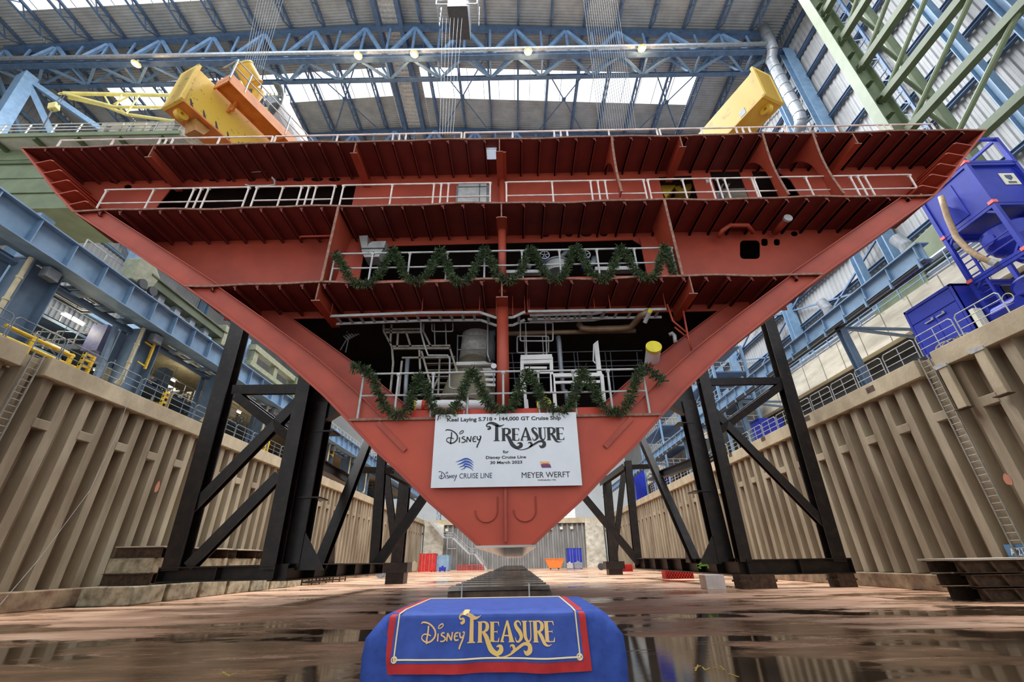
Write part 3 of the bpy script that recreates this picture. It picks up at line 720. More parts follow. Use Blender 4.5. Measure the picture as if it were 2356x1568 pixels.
# display serif word: capital T with a curl, small caps and a tail flourish, 0..10 wide, 0..2 caps
def word_display():
    s = []; k = .22
    def stem(x, y0=0, y1=2, w=k, dx=0): s.append(poly([(x-w-.12, y0), (x+w+.12, y0), (x+w, y0+.14), (x+w+dx, y1-.12), (x+w+.12+dx, y1), (x-w-.12+dx, y1), (x-w+dx, y1-.12), (x-w, y0+.14)]))
    # T
    s.append(poly([(.28, 0), (1.22, 0), (1.22, .06), (1.0, .16), (.97, 2.2), (1.0, 2.5), (.5, 2.5), (.53, 2.2), (.5, .16), (.28, .06)]))
    s.append(stroke([(-.62, 1.98, .02), (-.45, 1.9, .15), (-.22, 2.05, .17), (-.3, 2.3, .1), (-.62, 2.28, .09), (-.74, 2.5, .08), (-.5, 2.78, .12), (0, 2.85, .2), (.6, 2.6, .24), (1.1, 2.35, .17), (1.55, 2.42, .08), (1.85, 2.62, .02)], 8))
    def bars(x, y0, y1, L_, w=.09):
        for yy in (y0, (y0+y1)/2, y1): s.append(poly([(x, yy-w/2), (x+L_*(.8 if yy == (y0+y1)/2 else 1), yy-w/2), (x+L_*(.8 if yy == (y0+y1)/2 else 1), yy+w/2), (x, yy+w/2)]))
        for yy, q in ((y0, 1), (y1, -1)): s.append(poly([(x+L_-.16, yy), (x+L_+.02, yy), (x+L_+.05, yy+q*.42), (x+L_-.04, yy+q*.3)]))
        ym = (y0+y1)/2; s.append(poly([(x+L_*.8-.08, ym), (x+L_*.8, ym-.2), (x+L_*.8, ym+.2)]))
    # R
    stem(1.75); s.append(stroke([(1.8, 1.93, .07), (2.3, 1.93, .09), (2.6, 1.65, .2), (2.55, 1.25, .2), (2.2, 1.02, .08), (1.85, 1.0, .06)]))
    s.append(stroke([(2.1, 1.0, .14), (2.5, .5, .24), (2.75, -.1, .26), (3.1, -.7, .28), (3.7, -1.05, .22), (4.2, -.8, .26), (4.2, -.45, .22), (3.95, -.35, .12), (3.7, -.42, .05)]))
    # E
    stem(3.2, .05, 1.95); bars(3.2, .06, 1.9, .78)
    # A
    s.append(poly([(4.15, 0), (4.6, 0), (4.58, .1), (4.47, .14), (5.0, 1.8), (5.05, 2.05), (4.9, 2.05)])); s.append(poly([(4.88, 2.05), (5.1, 2.05), (5.72, .14), (5.85, 0), (5.05, 0), (5.2, .14)])); s.append(poly([(4.55, .55), (5.15, .55), (5.12, .68), (4.6, .68)]))
    # S
    s.append(stroke([(6.6, 1.55, .03), (6.5, 1.85, .07), (6.2, 1.98, .08), (5.95, 1.75, .16), (6.1, 1.35, .2), (6.45, .95, .22), (6.62, .5, .2), (6.35, .1, .11), (6.05, .08, .07), (5.9, .45, .03)]))
    # U with a tail
    s.append(stroke([(7.05, 1.95, .2), (7.05, .9, .2), (7.15, .35, .17), (7.45, .08, .1), (7.72, .4, .06), (7.75, 1.2, .06), (7.75, 1.95, .06)])); s.append(poly([(6.75, 1.9), (7.38, 1.9), (7.38, 2), (6.75, 2)])); s.append(poly([(7.55, 1.9), (7.98, 1.9), (7.98, 2), (7.55, 2)]))
    # R
    stem(8.3); s.append(stroke([(8.35, 1.93, .07), (8.8, 1.93, .09), (9.1, 1.65, .2), (9.05, 1.25, .2), (8.75, 1.02, .08), (8.4, 1.0, .06)])); s.append(stroke([(8.65, 1.0, .14), (9.0, .5, .2), (9.3, -.1, .16), (9.7, -.3, .07), (10.1, -.18, .02)]))
    # E
    stem(9.62, .05, 1.95); bars(9.62, .06, 1.9, .85)
    # underline flourish
    s.append(stroke([(3.3, -1.1, .05), (4.2, -1.38, .05), (5.2, -1.15, .09), (6.0, -.65, .14), (6.9, -.15, .15), (7.5, -.25, .22), (7.55, -.75, .26), (7.15, -1.0, .2), (6.85, -.75, .05)]))
    s.append(stroke([(5.4, -.95, .08), (5.75, -.7, .15), (5.65, -.35, .15), (5.35, -.3, .06), (5.3, -.5, .02)]))
    return join(s)
WS, WD = word_script(), word_display()
def place(vf, x0, y0, w, h=None, ref=None):
    """scale letter shapes so their width is w (and unit height h), at x0, baseline y0"""
    v, f = vf; xa = min(p[0] for p in v); xb = max(p[0] for p in v); k = w/(xb-xa); ky = h if h else k
    return [(x0+(p[0]-xa)*k, y0+p[1]*ky) for p in v], f
def put(vf, fn, name, m_, par):
    v, f = vf; me = bpy.data.meshes.new(name); me.from_pydata([fn(x, y) for x, y in v], [], f); me.update(); me.materials.append(m_)
    o = bpy.data.objects.new(name, me); C.objects.link(o)
    if par is not None: o.parent = par; o.matrix_parent_inverse = Matrix.Translation(-par.location)
    so = o.modifiers.new('t', 'SOLIDIFY'); so.thickness = .002; so.offset = 0
    return o
# ---- white sign on the bow
X0s, X1s, Z0s, Z1s, YS = -1.69, 1.335, 2.97, 4.48, 8.90
sign = thing('keel_laying_sign', (X0s, YS, Z0s), 'large white keel laying sign with black lettering hung on the red bow', 'sign')
m = MB(); m.box((X0s, YS, Z0s), (X1s, YS+.03, Z1s)); m.build('sign_board', mat('sign_white', (214, 216, 220), .5, var=.02, scale=3), sign)
ink = mat('sign_black_ink', (24, 24, 26), .5, var=0); navy = mat('sign_blue_ink', (40, 78, 160), .5, var=0); navyd = mat('sign_navy_ink', (30, 44, 84), .5, var=0)
Ws, Hs = X1s-X0s, Z1s-Z0s
def sg(u, v): return (X0s+u*Ws, YS-.004, Z0s+v*Hs)      # u, v in 0..1 over the board
def sgm(x, y): return (X0s+x, YS-.004, Z0s+y)
def stext(body, u0, u1, v, hh, name, m_=ink, bold=.0):
    vf = text_mesh(body, hh, (u1-u0)*Ws, bold); put(([(x+u0*Ws, y+v*Hs) for x, y in vf[0]], vf[1]), sgm, name, m_, sign)
# serif letters for the printed lines: monoline text plus slab serifs reads too heavy at this size, so bold text
stext('Keel Laying S.718 \u2022 144,000 GT Cruise Ship', .085, .89, .897, .083, 'lettering', ink, .024)
stext('for', .478, .518, .438, .062, 'lettering', ink, .022)
stext('Disney Cruise Line', .362, .635, .366, .058, 'lettering', ink, .022)
stext('30 March 2023', .392, .608, .297, .058, 'lettering', ink, .022)
put(place(WS, .075*Ws, .585*Hs, .255*Ws), sgm, 'lettering', ink, sign)
put(place(WD, .36*Ws, .605*Hs, .545*Ws, .137), sgm, 'lettering', ink, sign)
put(place(WS, .045*Ws, .115*Hs, .125*Ws), sgm, 'lettering', navyd, sign)
stext('CRUISE LINE', .187, .405, .115, .105, 'lettering', navyd, .0)
stext('MEYER WERFT', .603, .925, .108, .115, 'lettering', ink, .0)
stext('PAPENBURG 1795', .71, .828, .068, .024, 'lettering', ink, .01)
# wave emblem, flag emblem
e = []
for k, (y0, amp, w) in enumerate(((.36, .02, .018), (.325, .02, .022), (.29, .02, .02), (.258, .015, .015))):
    e.append(stroke([((.158+.012*k)*Ws, (y0-.03+.0)*Hs, .002), ((.19+.01*k)*Ws, (y0-.01)*Hs, w*.7), ((.225)*Ws, (y0+.012)*Hs, w), ((.255-.0*k)*Ws, (y0-.004)*Hs, w*.7), ((.28)*Ws, (y0-.045)*Hs, .002)]))
put(join(e), sgm, 'wave_emblem', navy, sign)
put(poly([(.728*Ws, .32*Hs), (.79*Ws, .315*Hs), (.796*Ws, .28*Hs), (.732*Ws, .28*Hs)]), sgm, 'flag_emblem', mat('flag_orange', (226, 170, 110), .5, var=0), sign)
put(poly([(.732*Ws, .28*Hs), (.796*Ws, .28*Hs), (.803*Ws, .235*Hs), (.74*Ws, .235*Hs)]), sgm, 'flag_emblem', mat('flag_purple', (88, 56, 120), .5, var=0), sign)
put(poly([(.742*Ws, .29*Hs), (.785*Ws, .29*Hs), (.79*Ws, .262*Hs), (.745*Ws, .262*Hs)]), lambda x, y: (X0s+x, YS-.006, Z0s+y), 'flag_emblem', mat('flag_red', (150, 50, 50), .5, var=0), sign)
# rope hangers
m = MB()
for u in (.2, .8): m.tube([(X0s+u*Ws, YS+.02, Z1s), (X0s+u*Ws, YS+.05, Z1s+.1)], .012, 6)
m.build('hanger', galv, sign)
# ================================================================ cloth-covered table with banner
clothm = mat('blue_cloth', (54, 78, 152), .8, scale=14, rgb2=(46, 66, 132), bump=.1, bscale=160, spec=.2)
bann = mat('blue_banner_satin', (56, 82, 160), .6, scale=9, rgb2=(48, 70, 142), spec=.3)
bred = mat('red_banner_border', (186, 44, 44), .6, scale=9, rgb2=(164, 34, 36), spec=.3)
gold = mat('gold_print', (226, 190, 96), .6, scale=2, rgb2=(226, 176, 132), thr=(.3, .7)); ropeg = mat('cream_rope_print', (238, 216, 168), .6, var=.03)
TZ = 1.32
cn = [PZ(893, 1411, TZ), PZ(1388, 1404, TZ), PZ(1312, 1374, TZ), PZ(962, 1378, TZ)]
yf = (cn[0].y+cn[1].y)/2; ybk = (cn[2].y+cn[3].y)/2; xl = cn[0].x; xr = cn[1].x
tbl = thing('ceremony_table', ((xl+xr)/2, (yf+ybk)/2, 0), 'table draped to the floor in a royal blue cloth, foreground centre', 'table')
m = MB(); m.box((xl+.03, yf+.03, TZ-.05), (xr-.03, ybk-.03, TZ-.008)); m.build('table_top', rust, tbl)
for x in (xl+.08, xr-.08):
    for y in (yf+.08, ybk-.08): m = MB(); m.box((x-.03, y-.03, 0), (x+.03, y+.03, TZ-.05)); m.build('leg', grey, tbl)
# cloth: rounded-top grid that flares at the corners
def cloth_ring(t):      # t 0 top edge, 1 floor
    pts = []; cx, cy = (xl+xr)/2, (yf+ybk)/2; hx, hy = (xr-xl)/2, (ybk-yf)/2; z = TZ*(1-t)+.01*t
    N_ = 200
    for i in range(N_):
        a = 2*math.pi*i/N_; dx, dy = math.cos(a), math.sin(a)
        k = 1/max(abs(dx)/hx, abs(dy)/hy); x, y = dx*k, dy*k
        corner = (abs(x)/hx)*(abs(y)/hy)
        fl = .015+(.16*min(1, t/.11)-.05*max(0, t-.11))*corner**7
        fo = .012*math.sin(a*23)*min(1, t*1.5)
        L_ = math.hypot(x/hx, y/hy); nx, ny = (x/hx)/L_, (y/hy)/L_
        if corner < .8: nx, ny = (math.copysign(1, x), 0) if abs(x)/hx > abs(y)/hy else (0, math.copysign(1, y))
        pts.append((cx+x+nx*(fl+fo), cy+y+ny*(fl+fo), z))
    return pts
rings = [cloth_ring(t) for t in (0, .01, .04, .1, .18, .28, .4, .55, .7, .85, 1)]
rings[0] = [(lerp(p[0], (xl+xr)/2, .03), lerp(p[1], (yf+ybk)/2, .03), TZ+.004) for p in rings[0]]
m = MB(); n = 200; vs = [p for r_ in rings for p in r_]; fs = [(i*n+k, i*n+(k+1) % n, (i+1)*n+(k+1) % n, (i+1)*n+k) for i in range(len(rings)-1) for k in range(n)]+[tuple(range(n))]
m.add(vs, fs); tc_ = m.build('table_cloth', clothm, None, smooth=True); tag(tc_, 'royal blue cloth hanging over the table with pointed corners', 'tablecloth')
# banner lying over the top and front
bx0, bx1 = PZ(908, 1411, TZ).x-.02, PZ(1344, 1406, TZ).x+.01
yb0 = yf-.045
zb_ = PY(1120, 1555, yb0-.03).z
def bsurf(u, v):         # u across 0..1, v 0 back edge of the top .. 1 bottom hem
    top = ybk-yf-.1; drop = TZ-zb_; Lh = top+drop; s_ = v*Lh
    fl = .012*(2*u-1)
    if s_ < top: y = ybk-.06-s_; z = TZ+.012; x = lerp(bx0+.015, bx1-.015, u)
    else:
        q = s_-top; y = yb0-.008-.012*math.sin(u*9+.6)*min(1, q*4)-.006*math.sin(u*31+q*9)*min(1, q*3); z = TZ+.012-q; x = lerp(bx0+.005-.018*q/drop, bx1-.005+.018*q/drop, u)
        z += .004*math.sin(u*14)*(q/drop)
    if abs(s_-top) < .03: k = abs(s_-top)/.03; z -= .006*(1-k)
    return Vector((x, y, z))
def bsheet(u0, u1, v0, v1, nu, nv, off, name, m_, par):
    m = MB(); vs = []; fs = []
    for j in range(nv+1):
        for i in range(nu+1):
            u, v = lerp(u0, u1, i/nu), lerp(v0, v1, j/nv); p = bsurf(u, v)
            top = (ybk-yf-.1)/((ybk-yf-.1)+TZ-zb_); p = p+(Vector((0, 0, off)) if v < top else Vector((0, -off, 0))); vs.append(p)
    for j in range(nv):
        for i in range(nu): fs.append((j*(nu+1)+i, j*(nu+1)+i+1, (j+1)*(nu+1)+i+1, (j+1)*(nu+1)+i))
    m.add(vs, fs); return m.build(name, m_, par, smooth=True)
ban = bsheet(0, 1, 0, 1, 70, 60, 0, 'banner', bred, None); tag(ban, 'blue banner with red border and gold lettering over the table front', 'banner')
bsheet(.034, .966, .05, .962, 70, 60, .003, 'banner_field', bann, ban)
topf = (ybk-yf-.1)/((ybk-yf-.1)+TZ-zb_)
bw = bx1-bx0; bh = (ybk-yf-.1)+TZ-zb_
def bpt(u, v, off=.006):
    p = bsurf(u, v); return p+(Vector((0, 0, off)) if v < topf else Vector((0, -off, 0)))
path = [(.05, .07+i*(.945-.07)/30) for i in range(31)]+[(.05+.9*i/40, .948) for i in range(41)]+[(.95, .945-i*(.875)/30) for i in range(31)]
m = MB(); m.tube([bpt(u, v) for u, v in path], .0055, 6); m.build('rope_print', ropeg, ban)
m = MB(); m.tube([bpt(.05+.9*i/40, .06) for i in range(41)], .004, 5); m.build('rope_print', ropeg, ban)
for uc in (.052, .948):
    for k, r_ in enumerate((.018, .011)):
        m = MB(); m.tube([bpt(uc+r_/bw*math.cos(a)+(.004 if k else 0), .947+r_/bh*math.sin(a)) for a in [2*math.pi*q/14 for q in range(14)]], .004, 5, closed=True); m.build('knot_print', ropeg, ban)
vfr = topf
def bfn(x, y): # x metres from the banner's left edge, y metres below the front top edge (positive down)
    return bpt(x/bw, vfr+y/bh, .008)
drop = TZ-zb_
def blt(vf): v, f = vf; return [(x, -y) for x, y in v], f
put(blt(place(WS, bw*.165, -drop*.50, bw*.225)), bfn, 'lettering', gold, ban)
put(blt(place(WD, bw*.355, -drop*.52, bw*.48, bw*.48/10*.93)), bfn, 'lettering', gold, ban)
# ================================================================ keel blocks receding along the dock axis
def kblock(y, k, w=1.45):
    x = -.035*7-.0; x = HX-.06; zt = 1.33
    t = thing('keel_block', (x, y, 0), 'rusty steel keel block in the centre row, %s from the table' % nth(k), 'keel block', 'row of keel blocks down the dock centreline')
    m = MB(); m.box((x-w/2, y, zt-.05), (x+w/2, y+.36, zt)); m.build('top_plate', wetsteel, t)
    m = MB(); m.box((x-w/2-.01, y+.02, zt-.16), (x+w/2+.01, y+.34, zt-.06)); m.build('timber_packing', rust, t)
    if k < 8:
        for s in (-1, 1):
            m = MB(); m.ibeam((x+s*(w/2-.16), y+.03, zt-.5), (x+s*(w/2-.16), y+.47, zt-.5), .3, .66, .03); m.build('web_beam', rust, t)
        m = MB(); m.box((x-w/2+.2, y+.2, .2), (x+w/2-.2, y+.24, zt-.16)); m.build('stiffening_plate', black, t)
    m = MB(); m.box((x-w/2+.04, y+.02, 0), (x+w/2-.04, y+.46, zt-.83 if k < 8 else zt-.17)); m.build('base', black, t)
    if k == 0:
        for s in (-1, 1): m = MB(); m.tube([(x+s*.48-.05, y-.02, zt+.03), (x+s*.48-.05, y-.02, zt-.5)], .012, 6); m.build('tie_rod', galv, t)
wetsteel = mat('wet_bright_steel', (130, 120, 112), .12, .3, scale=3, rgb2=(84, 72, 62), stretch=(.4, 3, 1))
for k in range(34): kblock(7.05+k*(.82 if k < 14 else .95), k)
m = MB(); m.tube([PY(1247, 1352, 7.1), PY(1262, 1356, 7.1), PY(1266, 1368, 7.1), PZ(1262, 1375, .9)], .03, 8)
tag(m.build('hose', darkgrey), 'black hose hooked over the right end of the first keel block', 'hose')
# ================================================================ black support trestles either side of the bow
def trestle(side, name_lab, A0, A1, B0, B1, BB0, BB1, beamz, dg, D0, D1, Cc, H_, brace, base, far, K=1.0):
    Y = 22.0*K
    t = thing('support_trestle', PY(*B0, Y), name_lab, 'support trestle')
    def leg(a, b_, w, y=Y, y2=None, nm='leg'):
        p, q = PY(*a, y), PY(*b_, y2 or y); m = MB()
        m.ibeam(p, q, w, w*.9, w*.09, up=(0, 1, 0)); m.obox((p+q)/2, (q-p)/2, (w*.1, 0, 0), (0, w*.2, 0)); return m.build(nm, black, t, bevel=.01)
    leg(A0, A1, .8); leg(B0, B1, .72); leg(BB0, BB1, 1.0, 23.0*K)
    # heavy head bracket and foot gusset at the inner column
    yy = 23.0*K; p = PY(*BB1, yy); s = 1 if side < 0 else -1
    m = MB(); m.prism([(p.x-s*.5, yy-.3, p.z-1.6), (p.x+s*2.0, yy-.3, p.z+.1), (p.x+s*2.3, yy-.3, p.z+.5), (p.x-s*.5, yy-.3, p.z+1.2)], (0, .6, 0)); m.box((min(p.x, p.x+s*1.1), yy-.5, p.z-1.7), (max(p.x, p.x+s*1.1), yy+.5, p.z-1.62)); m.build('head_bracket', black, t)
    m = MB(); zs_ = 1.65+2.95*K; m.box((p.x-(.2 if s > 0 else 1.0), yy-.6, zs_), (p.x+(1.0 if s > 0 else .2), yy+.6, zs_+.07)); m.build('shelf_plate', black, t)
    q = PY(*BB0, yy); m = MB(); m.prism([(q.x+s*.3, yy-.4, q.z-.1), (q.x+s*1.7, yy-.4, q.z-.1), (q.x+s*.3, yy-.4, q.z+1.8)], (0, .06, 0)); m.build('gusset', black, t)
    def br(a, b_, w, ya=Y, yb=Y, nm='brace'):
        m = MB(); m.ibeam(PY(*a, ya), PY(*b_, yb), w, w, w*.1, up=(0, 1, .2)); m.build(nm, black, t)
    br(*beamz, .5, nm='cross_beam')
    for a, b_ in dg: br(a, b_, .48)
    # frame running back in depth
    yD, yC0, yC1 = 36.0*K, 26.0*K, 31.0*K
    leg(D0, D1, .7, yD)
    m = MB(); m.ibeam(PY(*Cc[0], yC0), PY(*Cc[1], yC1), .55, .55, .06); m.build('brace', black, t)
    q = PY(*Cc[0], yC0); m = MB(); m.prism([(q.x, q.y-.1, q.z-.1), (q.x, q.y+2.0, q.z-.1), (q.x, q.y+1.4, q.z+1.7)], (.06, 0, 0)); m.build('gusset', black, t)
    m = MB(); m.ibeam(PY(*H_[0], 23*K), PY(*H_[1], 31*K), .5, .6, .06); m.build('cross_beam', black, t)
    br(*brace[0], .7, yD, yD); br(*brace[1], .5, yD, yD, 'cross_beam')
    # base beams
    for i, (a, b_, ya, yb, h) in enumerate(base):
        p, q = PY(*a, ya*K), PY(*b_, yb*K); h *= K; m = MB(); m.ibeam(p, q, .9, h, .06)
        d = (q-p); n = max(2, int(d.length/2.5))
        for k in range(n+1): c = p+d*(k/n); m.obox(c, d.normalized()*.02, d.normalized().cross(Vector((0, 0, 1)))*.42, (0, 0, h/2-.03))
        m.build('base_beam', black, t)
    # far pair of posts on its base box
    yf_ = 44.0*K
    for a, b_, w in far[:2]:
        p, q = PY(*a, yf_), PY(*b_, yf_); m = MB(); m.ibeam(p, q, w, w, .08, up=(0, 1, 0)); m.build('leg', black, t)
    p = PY(*far[2], yf_); m = MB(); m.box((p.x-1.1, yf_-1, max(.3, p.z-.5)), (p.x+1.1, yf_+1, p.z+.3)); m.box((p.x-.8, yf_-.8, 0), (p.x+.8, yf_+.8, p.z)); m.build('base_box', black, t)
    br(*far[3], .6, yD, yf_)
    return t
trestle(-1, 'black steel support trestle on the left dock side, rusty legs with crossed braces',
        (402, 1312), (556, 745), (622, 1310), (710, 858), (672, 1306), (742, 930), ((540, 897), (706, 895)),
        [((548, 912), (690, 1020)), ((706, 905), (432, 1185)), ((645, 1092), (438, 1302))],
        (862, 1302), (880, 1040), ((735, 1302), (850, 1010)), ((722, 1062), (806, 1108)), [((866, 1300), (990, 1122)), ((820, 1080), (905, 1082))],
        [((377, 1322), (640, 1315), 22, 22, .62), ((640, 1316), (868, 1307), 22, 36, .7)],
        [((914, 1300), (888, 1080), .6), ((914, 1300), (936, 1070), 1.0), (915, 1302), ((880, 1075), (952, 1115))])
trestle(1, 'black steel support trestle on the right dock side, green arrow on its base',
        (1925, 1292), (1763, 730), (1712, 1292), (1612, 850), (1665, 1292), (1580, 925), ((1610, 879), (1795, 876)),
        [((1802, 882), (1640, 1000)), ((1630, 935), (1905, 1215))],
        (1468, 1295), (1444, 1060), ((1600, 1290), (1474, 1005)), ((1612, 1058), (1502, 1098)), [((1470, 1294), (1338, 1135)), ((1450, 1074), (1500, 1072))],
        [((1952, 1300), (1715, 1304), 22, 22, .62), ((1715, 1303), (1470, 1295), 22, 36, .7)],
        [((1412, 1296), (1436, 1075), .6), ((1412, 1296), (1395, 1095), 1.0), (1412, 1297), ((1440, 1072), (1385, 1112))], 29/22)
# green arrow on the right base
p = PY(1615, 1300, 21.45); m = MB()
for a, b_ in (((1603, 1301), (1628, 1299)), ((1603, 1301), (1614, 1295)), ((1603, 1301), (1613, 1307)), ((1628, 1299), (1630, 1307))): m.bar(PY(*a, 28.4), PY(*b_, 28.4), .09, .02, up=(0, 1, 0))
tag(m.build('painted_arrow', mat('green_paint_mark', (120, 190, 60), .6)), 'bright green arrow painted on the right trestle base', 'painted mark')
# feet and packs under the trestle bases
m = MB(); m.box((11.0, 28.6, 0), (12.1, 29.6, .75)); tag(m.build('support_block', white, bevel=.02), 'white wrapped block under the green arrow of the right trestle', 'support block')
for i, (x, y, w) in enumerate(((14.0, 28.5, 2.0), (19.2, 28.6, 1.0))):
    m = MB(); m.box((x-w/2, y, 0), (x+w/2, y+1, .35)); m.box((x-w/2-.1, y, .35), (x+w/2+.1, y+1, .45)); m.box((x-w/2, y, .45), (x+w/2, y+1, .74))
    tag(m.build('support_block', rust), ['rusty steel pack under the inner foot of the right trestle', 'rusty steel pack under the outer foot of the right trestle'][i], 'support block')
# concrete blocks along the left kerb
blk = mat('stained_concrete_block', (178, 168, 142), .85, scale=2.2, rgb2=(104, 94, 72), bump=.3, thr=(.3, .6))
edge = [PZ(331, 1386, 0), PZ(402, 1373, 0)]
ys = [26.0, 29.3, 32.0, 34.7, 37.6, 40.8, 44.2]
for i in range(7):
    x1 = -19.0-.0*i; y = 24.0+i*2.75 if i else 24.0
    w = 2.4 if i == 0 else 1.6
    m = MB(); m.box((x1-w, y, 0), (x1, y+2.45, .82)); tag(m.build('concrete_block', blk, bevel=.05), 'stained concrete block under the left trestle, %s of the row from the front' % nth(i), 'concrete block', 'concrete blocks under the left trestle')
for i in range(4):
    y = 25.2+i*3.4
    m = MB(); m.box((-21.6, y, 1.38), (-19.2, y+3.1, 2.1)); tag(m.build('concrete_block', blk, bevel=.04), 'upper concrete block resting on dark steel beams by the left wall, %s from the front' % nth(i), 'concrete block', 'upper concrete blocks by the left wall')
    t = thing('steel_trestle', (-20.5, y, .82), 'dark steel packing frame between the concrete blocks, %s from the front' % nth(i), 'steel frame', 'packing frames below the upper blocks')
    for yy in (y+.15, y+2.6): m = MB(); m.ibeam((-21.7, yy, 1.1), (-19.1, yy, 1.1), .3, .54, .03); m.build('beam', rust, t)
    t = thing('steel_trestle', (-20.5, y, 2.1), 'steel beam frame with pale top on the upper concrete blocks, %s from the front' % nth(i), 'steel frame', 'pale topped frames on the upper blocks')
    for yy in (y+.15, y+2.6): m = MB(); m.ibeam((-21.5, yy, 2.36), (-19.0, yy, 2.36), .3, .5, .03); m.build('beam', rust, t)
    m = MB(); m.box((-21.5, y, 2.61), (-18.9, y+2.9, 2.67)); m.build('top_plate', palecon, t)
for i, y in enumerate((44.2, 47.5, 51)):
    t = thing('steel_trestle', (-19.5, y, 0), 'low rusty steel frame on the floor beyond the left blocks, %s from the front' % nth(i), 'steel frame', 'low frames along the left kerb')
    for z in (.15, .75): m = MB(); m.box((-20.6, y, z), (-18.6, y+2, z+.07)); m.build('plate', rust, t)
    for x in (-20.4, -18.7):
        for yy in (y+.1, y+1.8): m = MB(); m.box((x, yy, 0), (x+.1, yy+.1, .75)); m.build('upright', rust, t)
# stack of rusty steel frames by the right kerb
for k in range(3):
    z = k*.47; x0 = 17.75-.28*k*.6; y = 19.2+k*.05
    t = thing('steel_trestle', (x0, y, z), 'rusty steel beam frame in the stack by the right wall, %s' % ['bottom one', 'middle one', 'top one with pale plate'][k], 'steel frame', 'stack of rusty beam frames on the right')
    m = MB(); m.ibeam((x0, y, z+.22), (21, y, z+.22), .45, .42, .03); m.build('beam', rust, t)
    m = MB(); m.ibeam((x0, y+1.3, z+.22), (21, y+1.3, z+.22), .45, .42, .03); m.build('beam', rust, t)
    for x in (x0+.15, x0+1.35, x0+2.4): m = MB(); m.prism([(x, y-.2, z+.03), (x+.12, y-.2, z+.03), (x-.1, y-.25, z+.4), (x-.2, y-.25, z+.4)], (0, .1, 0)); m.build('bracket', rust, t)
    if k == 2: m = MB(); m.box((x0-.1, y-.4, z+.45), (21, y+1.6, z+.52)); m.build('top_plate', palecon, t)
# ---- far end of the dock
def container(lab, x, y, z, w, l, h, mm, doors=True, ry=0):
    t = thing('shipping_container', (x+w/2, y, z), lab, 'shipping container')
    m = MB(); m.box((x, y, z), (x+w, y+l, z+h)); m.build('body', mm, t, bevel=.02)
    m = MB()
    for a in (0, w-.12):
        m.box((x+a, y-.04, z), (x+a+.12, y, z+h))
    m.box((x, y-.04, z), (x+w, y, z+.15)); m.box((x, y-.04, z+h-.12), (x+w, y, z+h)); m.build('frame', mm, t)
    for i in range(2):
        xx = x+.14+i*(w-.28)/2; m = MB(); m.box((xx, y-.03, z+.17), (xx+(w-.3)/2, y, z+h-.14)); o = m.build('door', mm, t)
        m = MB()
        for q in (.3, .7): m.tube([(xx+(w-.3)/2*q, y-.07, z+.1), (xx+(w-.3)/2*q, y-.07, z+h-.1)], .03, 6)
        m.build('lock_rod', galv, o)
    return t
cred = mat('container_red', (196, 40, 34), .5, scale=1); cltb = mat('container_pale_blue', (126, 160, 184), .5, scale=1)
def atfar(px, Y): return PY(px, 1306, Y).x
container('red shipping container at the far left of the dock floor', atfar(963, 98), 98, 0, 3.3, 3, 3.3, cred)
container('pale blue container beside the red one at the dock end', atfar(1004, 100), 100, 0, 2.5, 3, 3.0, cltb)
container('small royal blue container at the far right of the dock floor', atfar(1309, 100), 101, 0, 3.0, 3, 3.9, cblue)
for i, (px, Y, w, h, mm, lab, cat_) in enumerate(((944, 96, 1.2, 1.7, concrete, 'beige crate left of the red container', 'crate'), (1305, 96, 1.2, 1.1, galv, 'silver wire crate in front of the blue container, left one', 'crate'), (1322, 96, 1.6, 1.2, grey, 'silver wire crate in front of the blue container, right one', 'crate'), (990, 95, .9, 1.2, cred, 'small red machine beside the red container', 'machine'), (1010, 95, 1.2, .8, cblue, 'low blue bin in front of the pale blue container', 'bin'))):
    x = atfar(px, Y); m = MB(); m.box((x, Y, .15), (x+w, Y+1.2, h)); m.box((x+.05, Y+.1, 0), (x+.2, Y+1.1, .15)); m.box((x+w-.2, Y+.1, 0), (x+w-.05, Y+1.1, .15)); m.prism([(x+w*.3, Y+.3, h), (x+w*.7, Y+.3, h), (x+w*.6, Y+.3, h+.25), (x+w*.4, Y+.3, h+.25)], (0, .5, 0)); tag(m.build('storage_crate' if cat_ == 'crate' else cat_, mm, bevel=.03), lab, cat_)
# orange skip
x = atfar(1256, 96); w = 3.6; t = thing('waste_skip', (x, 96, 0), 'orange waste skip with slanted ends at the far dock end', 'skip')
m = MB(); m.prism([(x+.6, 96, .3), (x+w-.6, 96, .3), (x+w, 96, 1.6), (x+w, 96, 1.9), (x, 96, 1.9), (x, 96, 1.6)], (0, 1.7, 0)); m.build('body', mat('skip_orange', (228, 120, 48), .5), t)
m = MB(); m.box((x-.05, 95.95, 1.85), (x+w+.05, 97.8, 1.97)); m.build('rim', mat('skip_orange', (228, 120, 48)), t)
for s in (.9, w-1.1): m = MB(); m.box((x+s, 96, 0), (x+s+.2, 97.7, .3)); m.build('runner', darkgrey, t)
# red racks
for i, (a, b_, Y, lab) in enumerate(((1052, 1112, 102, 'long red barrier rack along the far wall left of the stairs foot'), (1352, 1372, 62, 'small red frame left of the right trestle foot'), (1530, 1592, 44, 'red steel grid lying under the right trestle'), (1420, 1455, 72, 'red frame behind the right trestle leg'))):
    xa, xb = PY(a, 1308, Y).x, PY(b_, 1308, Y).x
    if i == 1: continue
    t = thing('barrier_rack', (xa, Y, 0), lab, 'rack'); h = .9 if i else 1.0
    for z in (.12, h*.5, h):
        m = MB(); m.box((xa, Y, z-.06), (xb, Y+.12, z+.06)); m.box((xa, Y+1, z-.06), (xb, Y+1.12, z+.06)); m.build('rail', cred, t)
    n = 10; m = MB()
    for k in range(n+1): x = xa+(xb-xa)*k/n-.04; m.box((x, Y, 0), (x+.09, Y+1.1, h))
    m.build('cross_bar', cred, t)
